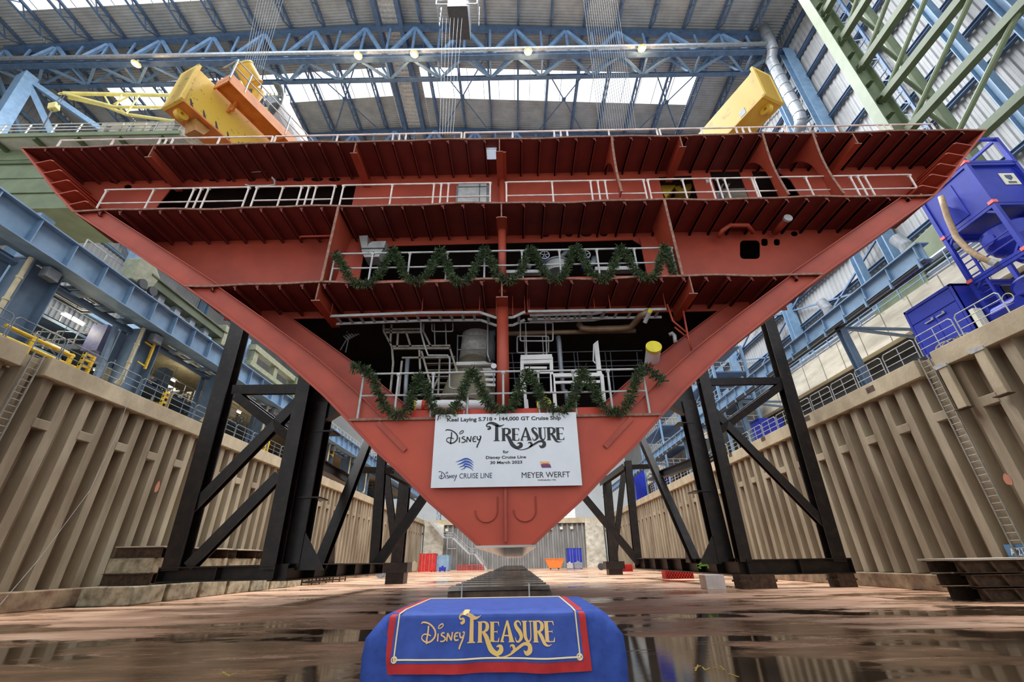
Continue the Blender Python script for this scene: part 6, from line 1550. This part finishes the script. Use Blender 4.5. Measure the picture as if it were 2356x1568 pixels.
hoop('rear tube guard hoop behind the front one over the box frame', 1190, 773, 1262, 811, 11.0, (1206, 1248), 822)
hoop('tube guard hoop on the left steps beside the plastic-wrapped duct', 994, 715, 1042, 762, 11.2, (998, 1024), 795)
t = thing('box_frame', pt(1232, 880, 10.6), 'white painted box frame with trapdoor right of the centre pillar', 'box frame')
for a, b_, w in (((1198, 824), (1270, 822), .14), ((1200, 834), (1268, 832), .1), ((1201, 824), (1201, 905), .09), ((1268, 822), (1270, 902), .09), ((1206, 846), (1258, 846), .06), ((1204, 858), (1266, 857), .05), ((1210, 920), (1212, 940), .1), ((1272, 862), (1278, 940), .09), ((1272, 864), (1385, 862), .1), ((1276, 880), (1380, 878), .07), ((1384, 862), (1390, 925), .09), ((1205, 860), (1210, 940), .08)):
    m = MB(); m.bar(pt(*a, 10.6), pt(*b_, 10.6), w); m.build('bar', white, t)
m = MB(); m.prism([pt(1366, 790, 10.7), pt(1376, 782, 10.7), pt(1385, 862, 10.7), pt(1375, 862, 10.7)], (0, .1, 0)); m.tube([pt(1366, 792, 10.6), pt(1365, 830, 10.6), pt(1370, 835, 10.6)], .02, 6)
tag(m.build('hatch_cover', white), 'white upright hatch lid behind the lower garland, right of centre', 'hatch')
# rear rail
t = thing('guard_rail', pt(1170, 812, 12.6), 'thin grey guard rail in the dark behind the white box frame', 'guard rail')
for ya in (810, 832, 844, 868): m = MB(); m.tube([pt(1168, ya+2, 12.6), pt(1478, ya-4, 12.6)], .018, 6); m.build('rail', grey, t)
for px in (1178, 1328, 1404, 1392, 1320, 1465): m = MB(); m.tube([pt(px, 810, 12.6), pt(px+10, 905, 12.6)], .018, 6); m.build('post', grey, t)
# pipes
def pipe(lab, pts, r, mm, name='pipe', grp=None, n=12):
    m = MB(); m.tube([pt(*p) for p in pts], r, n); return tag(m.build(name, mm, smooth=True), lab, 'pipe', grp)
brown = mat('brown_grey_pipe', (142, 116, 90), .45, .2, scale=3)
pipe('brown curved pipe under the second deck, right of the pillar', [(1332, 746, 10.8), (1340, 755, 10.7), (1360, 757, 10.7), (1430, 755, 10.6), (1452, 752, 10.5), (1464, 738, 10.2), (1474, 725, 9.9), (1494, 716, 9.7)], .09, brown)
pipe('long straight brown pipe running right from the centre pillar', [(1168, 767, 11), (1300, 764, 11), (1462, 761, 11)], .07, brown)
pipe('upright silver pipe with elbow right of the white box frame', [(1284, 774, 10.9), (1286, 785, 10.9), (1290, 840, 10.9), (1296, 898, 10.9), (1302, 900, 10.9), (1306, 930, 10.9)], .07, grey)
pipe('dark upright exhaust pipe just left of the centre pillar', [(1140, 768, 10.9), (1130, 768, 10.9), (1130, 790, 10.9), (1128, 830, 10.9)], .13, darkgrey)
pipe('small bent silver drain pipe at the right end of the lower deck', [(1540, 770, 10.0), (1547, 766, 9.95), (1552, 772, 9.9), (1554, 788, 9.9)], .05, galv)
pipe('thin looping silver pipe left of the centre pillar, lower deck', [(968, 730, 10.7), (969, 765, 10.7), (978, 798, 10.7), (985, 817, 10.7), (1030, 817, 10.7), (1035, 825, 10.7), (1034, 890, 10.7), (1042, 894, 10.7), (1062, 893, 10.7)], .028, galv)
pipe('thin silver pipe beside the plastic-wrapped duct', [(1122, 742, 10.8), (1122, 815, 10.8), (1128, 832, 10.8)], .025, galv)
pipe('dark valve riser between the steps and the lower garland', [(938, 825, 10.9), (934, 880, 10.9), (932, 930, 10.9)], .06, grey)
cap = mat('yellow_pipe_cap', (232, 214, 60), .45, scale=2)
def capped(lab, c, r, L_, ax, mm=galv):
    t = thing('capped_pipe', c, lab, 'pipe'); ax = Vector(ax).normalized()
    m = MB(); m.tube([c+ax*.03, c+ax*L_], r*.93, 24); m.build('pipe_body', mm, t, smooth=False)
    m = MB(); m.tube([c-ax*.03, c+ax*.05], r, 28); m.build('cap', cap, t)
capped('pipe with large round yellow cap at the right end of the lower deck', pt(1504, 798, 9.9), .2, .8, (.12, .9, -.3), white)
capped('small pipe end with yellow ring cap up by the cable ladder, right', pt(1496, 714, 9.6), .06, .35, (-.3, .7, -.6))
capped('pipe with yellow round cap half hidden behind the lower garland, right', pt(1252, 930, 9.75), .18, .6, (0, 1, 0))
t = thing('white_cylinder', pt(960, 930, 9.8), 'white and orange horizontal cylinder with yellow flange behind the lower garland', 'cylinder')
a, b_ = pt(955, 931, 9.85), pt(1125, 932, 9.9); m = MB(); m.tube([a, a+(b_-a)*.35], .12, 20); m.tube([a+(b_-a)*.35, b_], .13, 20); m.build('barrel', white, t)
m = MB(); m.tube([a, a+(b_-a)*.02], .17, 22); m.build('flange', cap, t); m = MB(); m.tube([a+(b_-a)*.1, a+(b_-a)*.2], .135, 20); m.build('band', orangered, t)
# plastic-wrapped white duct
t = thing('wrapped_duct', pt(1098, 860, 12), 'white plastic-wrapped duct left of the centre pillar, lower deck', 'duct')
P = [pt(1098, 735, 12.0), pt(1097, 780, 12.0), pt(1098, 828, 12)]; m = MB(); m.tube(P, [.5, .47, .56], 22); m.build('wrap', mat('wrap_plastic', (198, 196, 188), .3, scale=8, bump=.6), t, smooth=True)
m = MB(); m.tube([pt(1098, 830, 12), pt(1085, 880, 12), pt(1075, 935, 12)], [.5, .72, .85], 22); m.build('cone', mat('dull_cream_cone', (150, 142, 120), .5, scale=3), t, smooth=True)
m = MB()
for ya in (772, 804): m.tube([pt(1052, ya, 11.3), pt(1121, ya, 11.3)], .018, 6)
m.tube([pt(1053, 770, 11.3), pt(1052, 835, 11.3)], .02, 6); m.build('guard_bar', grey, t)
m = MB(); m.bar(pt(1050, 838, 11.3), pt(1135, 836, 11.3), .14, .1); m.build('sill', white, t)
for k in range(4): m = MB(); m.bar(pt(1100, 850+12*k, 11.5), pt(1140, 850+12*k, 11.5), .1, .08); m.build('louvre', white, t)
c = pt(1136, 841, 10.4); t = thing('pressure_gauge', c, 'small round white gauge left of the centre pillar', 'gauge'); m = MB(); m.tube([c, c+Vector((0, .06, 0))], .075, 18); m.build('dial', white, t); m = MB(); m.tube([c+Vector((0, .05, 0)), c+Vector((0, .08, 0))], .09, 18); m.build('bezel', darkgrey, t); m = MB(); m.tube([c+Vector((0, .06, -.08)), c+Vector((0, .06, -.5))], .02, 6); m.build('stem', grey, t)
# handwheels, dome and elbows behind the upper garland
for i, (px, py) in enumerate(((1253, 586), (1347, 585))):
    c = pt(px, py, 10.9); t = thing('valve', c, ['blue valve with white handwheel left of the silver dome, upper garland deck', 'blue valve with white handwheel right of the silver dome, upper garland deck'][i], 'valve', 'valves on the second deck')
    m = MB(); m.tube([c+Vector((.15*math.cos(a), 0, .15*math.sin(a))) for a in [2*math.pi*k/20 for k in range(20)]], .018, 6, closed=True)
    for k in range(5): a = 2*math.pi*k/5+.3; m.tube([c, c+Vector((.15*math.cos(a), 0, .15*math.sin(a)))], .013, 5)
    m.build('handwheel', white, t)
    m = MB(); m.box((c.x-.12, c.y+.03, c.z-.42), (c.x+.12, c.y+.22, c.z-.14)); m.box((c.x-.16, c.y, c.z-.5), (c.x+.16, c.y+.25, c.z-.42)); m.tube([c, c+Vector((0, .1, -.2))], .03, 8); m.build('body', mat('valve_blue', (40, 56, 116), .4), t)
c = pt(1281, 608, 10.7); t = thing('silver_dome', c, 'silver filter dome with bolted rim behind the upper garland', 'filter')
m = MB(); m.tube([c+Vector((0, 0, -.35)), c+Vector((0, 0, 0)), c+Vector((0, 0, .1)), c+Vector((0, 0, .16))], [.34, .34, .28, .12], 26); m.build('dome', galv, t, smooth=False)
m = MB(); m.tube([c+Vector((0, 0, -.02)), c+Vector((0, 0, .03))], .38, 26); m.build('rim', grey, t)
pipe('short silver elbow pipe right of the silver dome', [(1345, 607, 10.7), (1356, 608, 10.7), (1366, 604, 10.7), (1368, 594, 10.8)], .1, grey)
pipe('short silver elbow pipe behind a swag left of the silver dome', [(1207, 596, 10.8), (1210, 610, 10.7), (1222, 614, 10.7)], .09, grey)
pipe('slanting silver pipe above the silver dome', [(1290, 592, 11), (1304, 578, 11), (1312, 570, 11)], .08, grey)
m = MB(); m.bar(pt(1162, 628, 9.9), pt(1245, 627, 9.9), .16, .1); m.bar(pt(1368, 622, 9.9), pt(1460, 620, 9.9), .2, .12); tag(m.build('floor_channel', galv), 'galvanised floor channel behind the upper garland', 'channel')
m = MB(); m.box((pt(1246, 625, 10.1).x, 9.95, Z2+.03), (pt(1305, 625, 10.1).x, 10.5, Z2+.3)); tag(m.build('filter_plinth', white), 'white plinth below the silver filter dome', 'plinth')
# silver air duct fitting, upper left of the second deck
t = thing('air_duct', pt(858, 570, 10), 'silver air duct fitting with rounded hood above the upper garland, left', 'air duct'); y = 10.0; d = Vector((0, .4, 0)); P = lambda a, b_: pt(a, b_, y)
m = MB(); m.prism([P(826, 542), P(846, 541), P(845, 570), P(832, 571)], d); m.build('inlet', galv, t)
m = MB(); m.prism([P(844, 571), P(848, 560), P(856, 555), P(888, 554), P(883, 571)], d); m.build('hood', galv, t)
m = MB(); m.prism([P(831, 573), P(882, 571), P(871, 590), P(838, 591)], d); m.build('body', galv, t)
m = MB(); m.bar(P(828, 572), P(885, 571), .04, .03); m.build('seam', darkgrey, t)
m = MB()
for px in (848, 860): q = P(px, 581); m.tube([q+Vector((0, -.02, 0)), q+Vector((0, .01, 0))], .025, 10)
m.build('port', darkgrey, t)
# top bay: white cabinet, yellow winch, pale doorway, window in the top deck
t = thing('white_cabinet', pt(1090, 440, 10.3), 'white metal cabinet behind the rail on the third deck', 'cabinet')
a, b_ = pt(1055, 424, 10.2), pt(1120, 421, 10.2); m = MB(); m.box((a.x, 10.18, Z3+.03), (b_.x, 10.34, a.z)); m.build('body', galv, t, bevel=.01)
m = MB(); m.box((b_.x-.24, 10.165, Z3+.1), (b_.x-.22, 10.18, a.z)); m.box((a.x, 10.165, a.z-.16), (b_.x, 10.18, a.z-.14)); m.build('door_gap', darkgrey, t)
m = MB(); m.box((a.x-.08, 10.3, Z3+.05), (b_.x+.1, 10.36, a.z+.05)); m.build('back_frame', grey, t)
t = thing('yellow_winch', pt(1550, 430, 11), 'yellow lifting lug seen through the opening on the third deck, right', 'winch')
m = MB(); m.prism([pt(1516, 407, 11), pt(1570, 406, 11), pt(1532, 455, 11), pt(1524, 440, 11)], (0, .6, 0)); m.build('plate', yellow, t)
c = pt(1572, 428, 11); m = MB(); m.tube([c, c+Vector((.1, .4, 0))], .28, 22); m.build('drum', yellow, t); m = MB(); m.tube([c+Vector((-.01, -.02, 0)), c+Vector((.01, .03, 0))], .09, 14); m.build('bore', darkgrey, t)
t = thing('pale_doorway', pt(1660, 430, 11.5), 'pale blue door and grey machinery seen through the third deck opening, right', 'doorway')
m = MB(); m.box((pt(1632, 400, 11.3).x, 11.3, Z3+.03), (pt(1668, 400, 11.3).x, 11.35, pt(1640, 396, 11.3).z)); m.build('door_leaf', mat('pale_blue_door', (170, 200, 224), .5, emit=None), t)
m = MB(); m.bar(pt(1648, 455, 11), pt(1675, 400, 11), .06); m.bar(pt(1660, 455, 11), pt(1690, 400, 11), .06); m.build('brace', galv, t)
m = MB(); m.box((pt(1668, 455, 11.2).x, 11.2, Z3+.03), (pt(1708, 400, 11.2).x, 11.6, pt(1680, 398, 11.2).z)); m.build('casing', palecon, t)
m = MB(); c = pt(1628, 418, 10.34); m.tube([c+Vector((0, 0, .1)), c+Vector((0, 0, -.05))], .05, 10); tag(m.build('deck_lamp', white), 'small white oval lamp beside the pale doorway', 'lamp')
t = thing('deck_window', pt(1131, 353, 9.6), 'small square bright hatch window in the top deck underside', 'window')
c = PZ(1131, 353, Z4-.03); m = MB(); m.box((c.x-.17, c.y-.2, c.z-.03), (c.x+.17, c.y+.2, c.z+.02)); m.build('pane', mat('bright_hatch', (206, 220, 232), .3, emit=((206, 222, 240), .5)), t)
m = MB(); m.tube([c+Vector((-.17, -.2, -.03)), c+Vector((.17, -.2, -.03)), c+Vector((.17, .2, -.03)), c+Vector((-.17, .2, -.03))], .015, 6, closed=True); m.build('frame', galv, t)
# dark tubes and racks in the second deck opening
m = MB()
for k in range(3): m.bar(pt(1175+k*0, 585+k*9, 12), pt(1208, 584+k*9, 12), .04)
for k in range(3): m.bar(pt(1040, 592+k*13, 12), pt(1054, 591+k*13, 12), .03)
tag(m.build('rung_rack', grey), 'small grey rungs in the dark of the second deck opening', 'rungs')
m = MB(); q = pt(640, 447, 12); m.tube([q, q+Vector((0, .1, 0))], .14, 18); m.box((q.x-.3, q.y+.1, q.z-.1), (q.x+.3, q.y+.2, q.z+.4)); tag(m.build('round_lamp', white), 'round white lamp in the dark opening of the third deck, left', 'lamp')
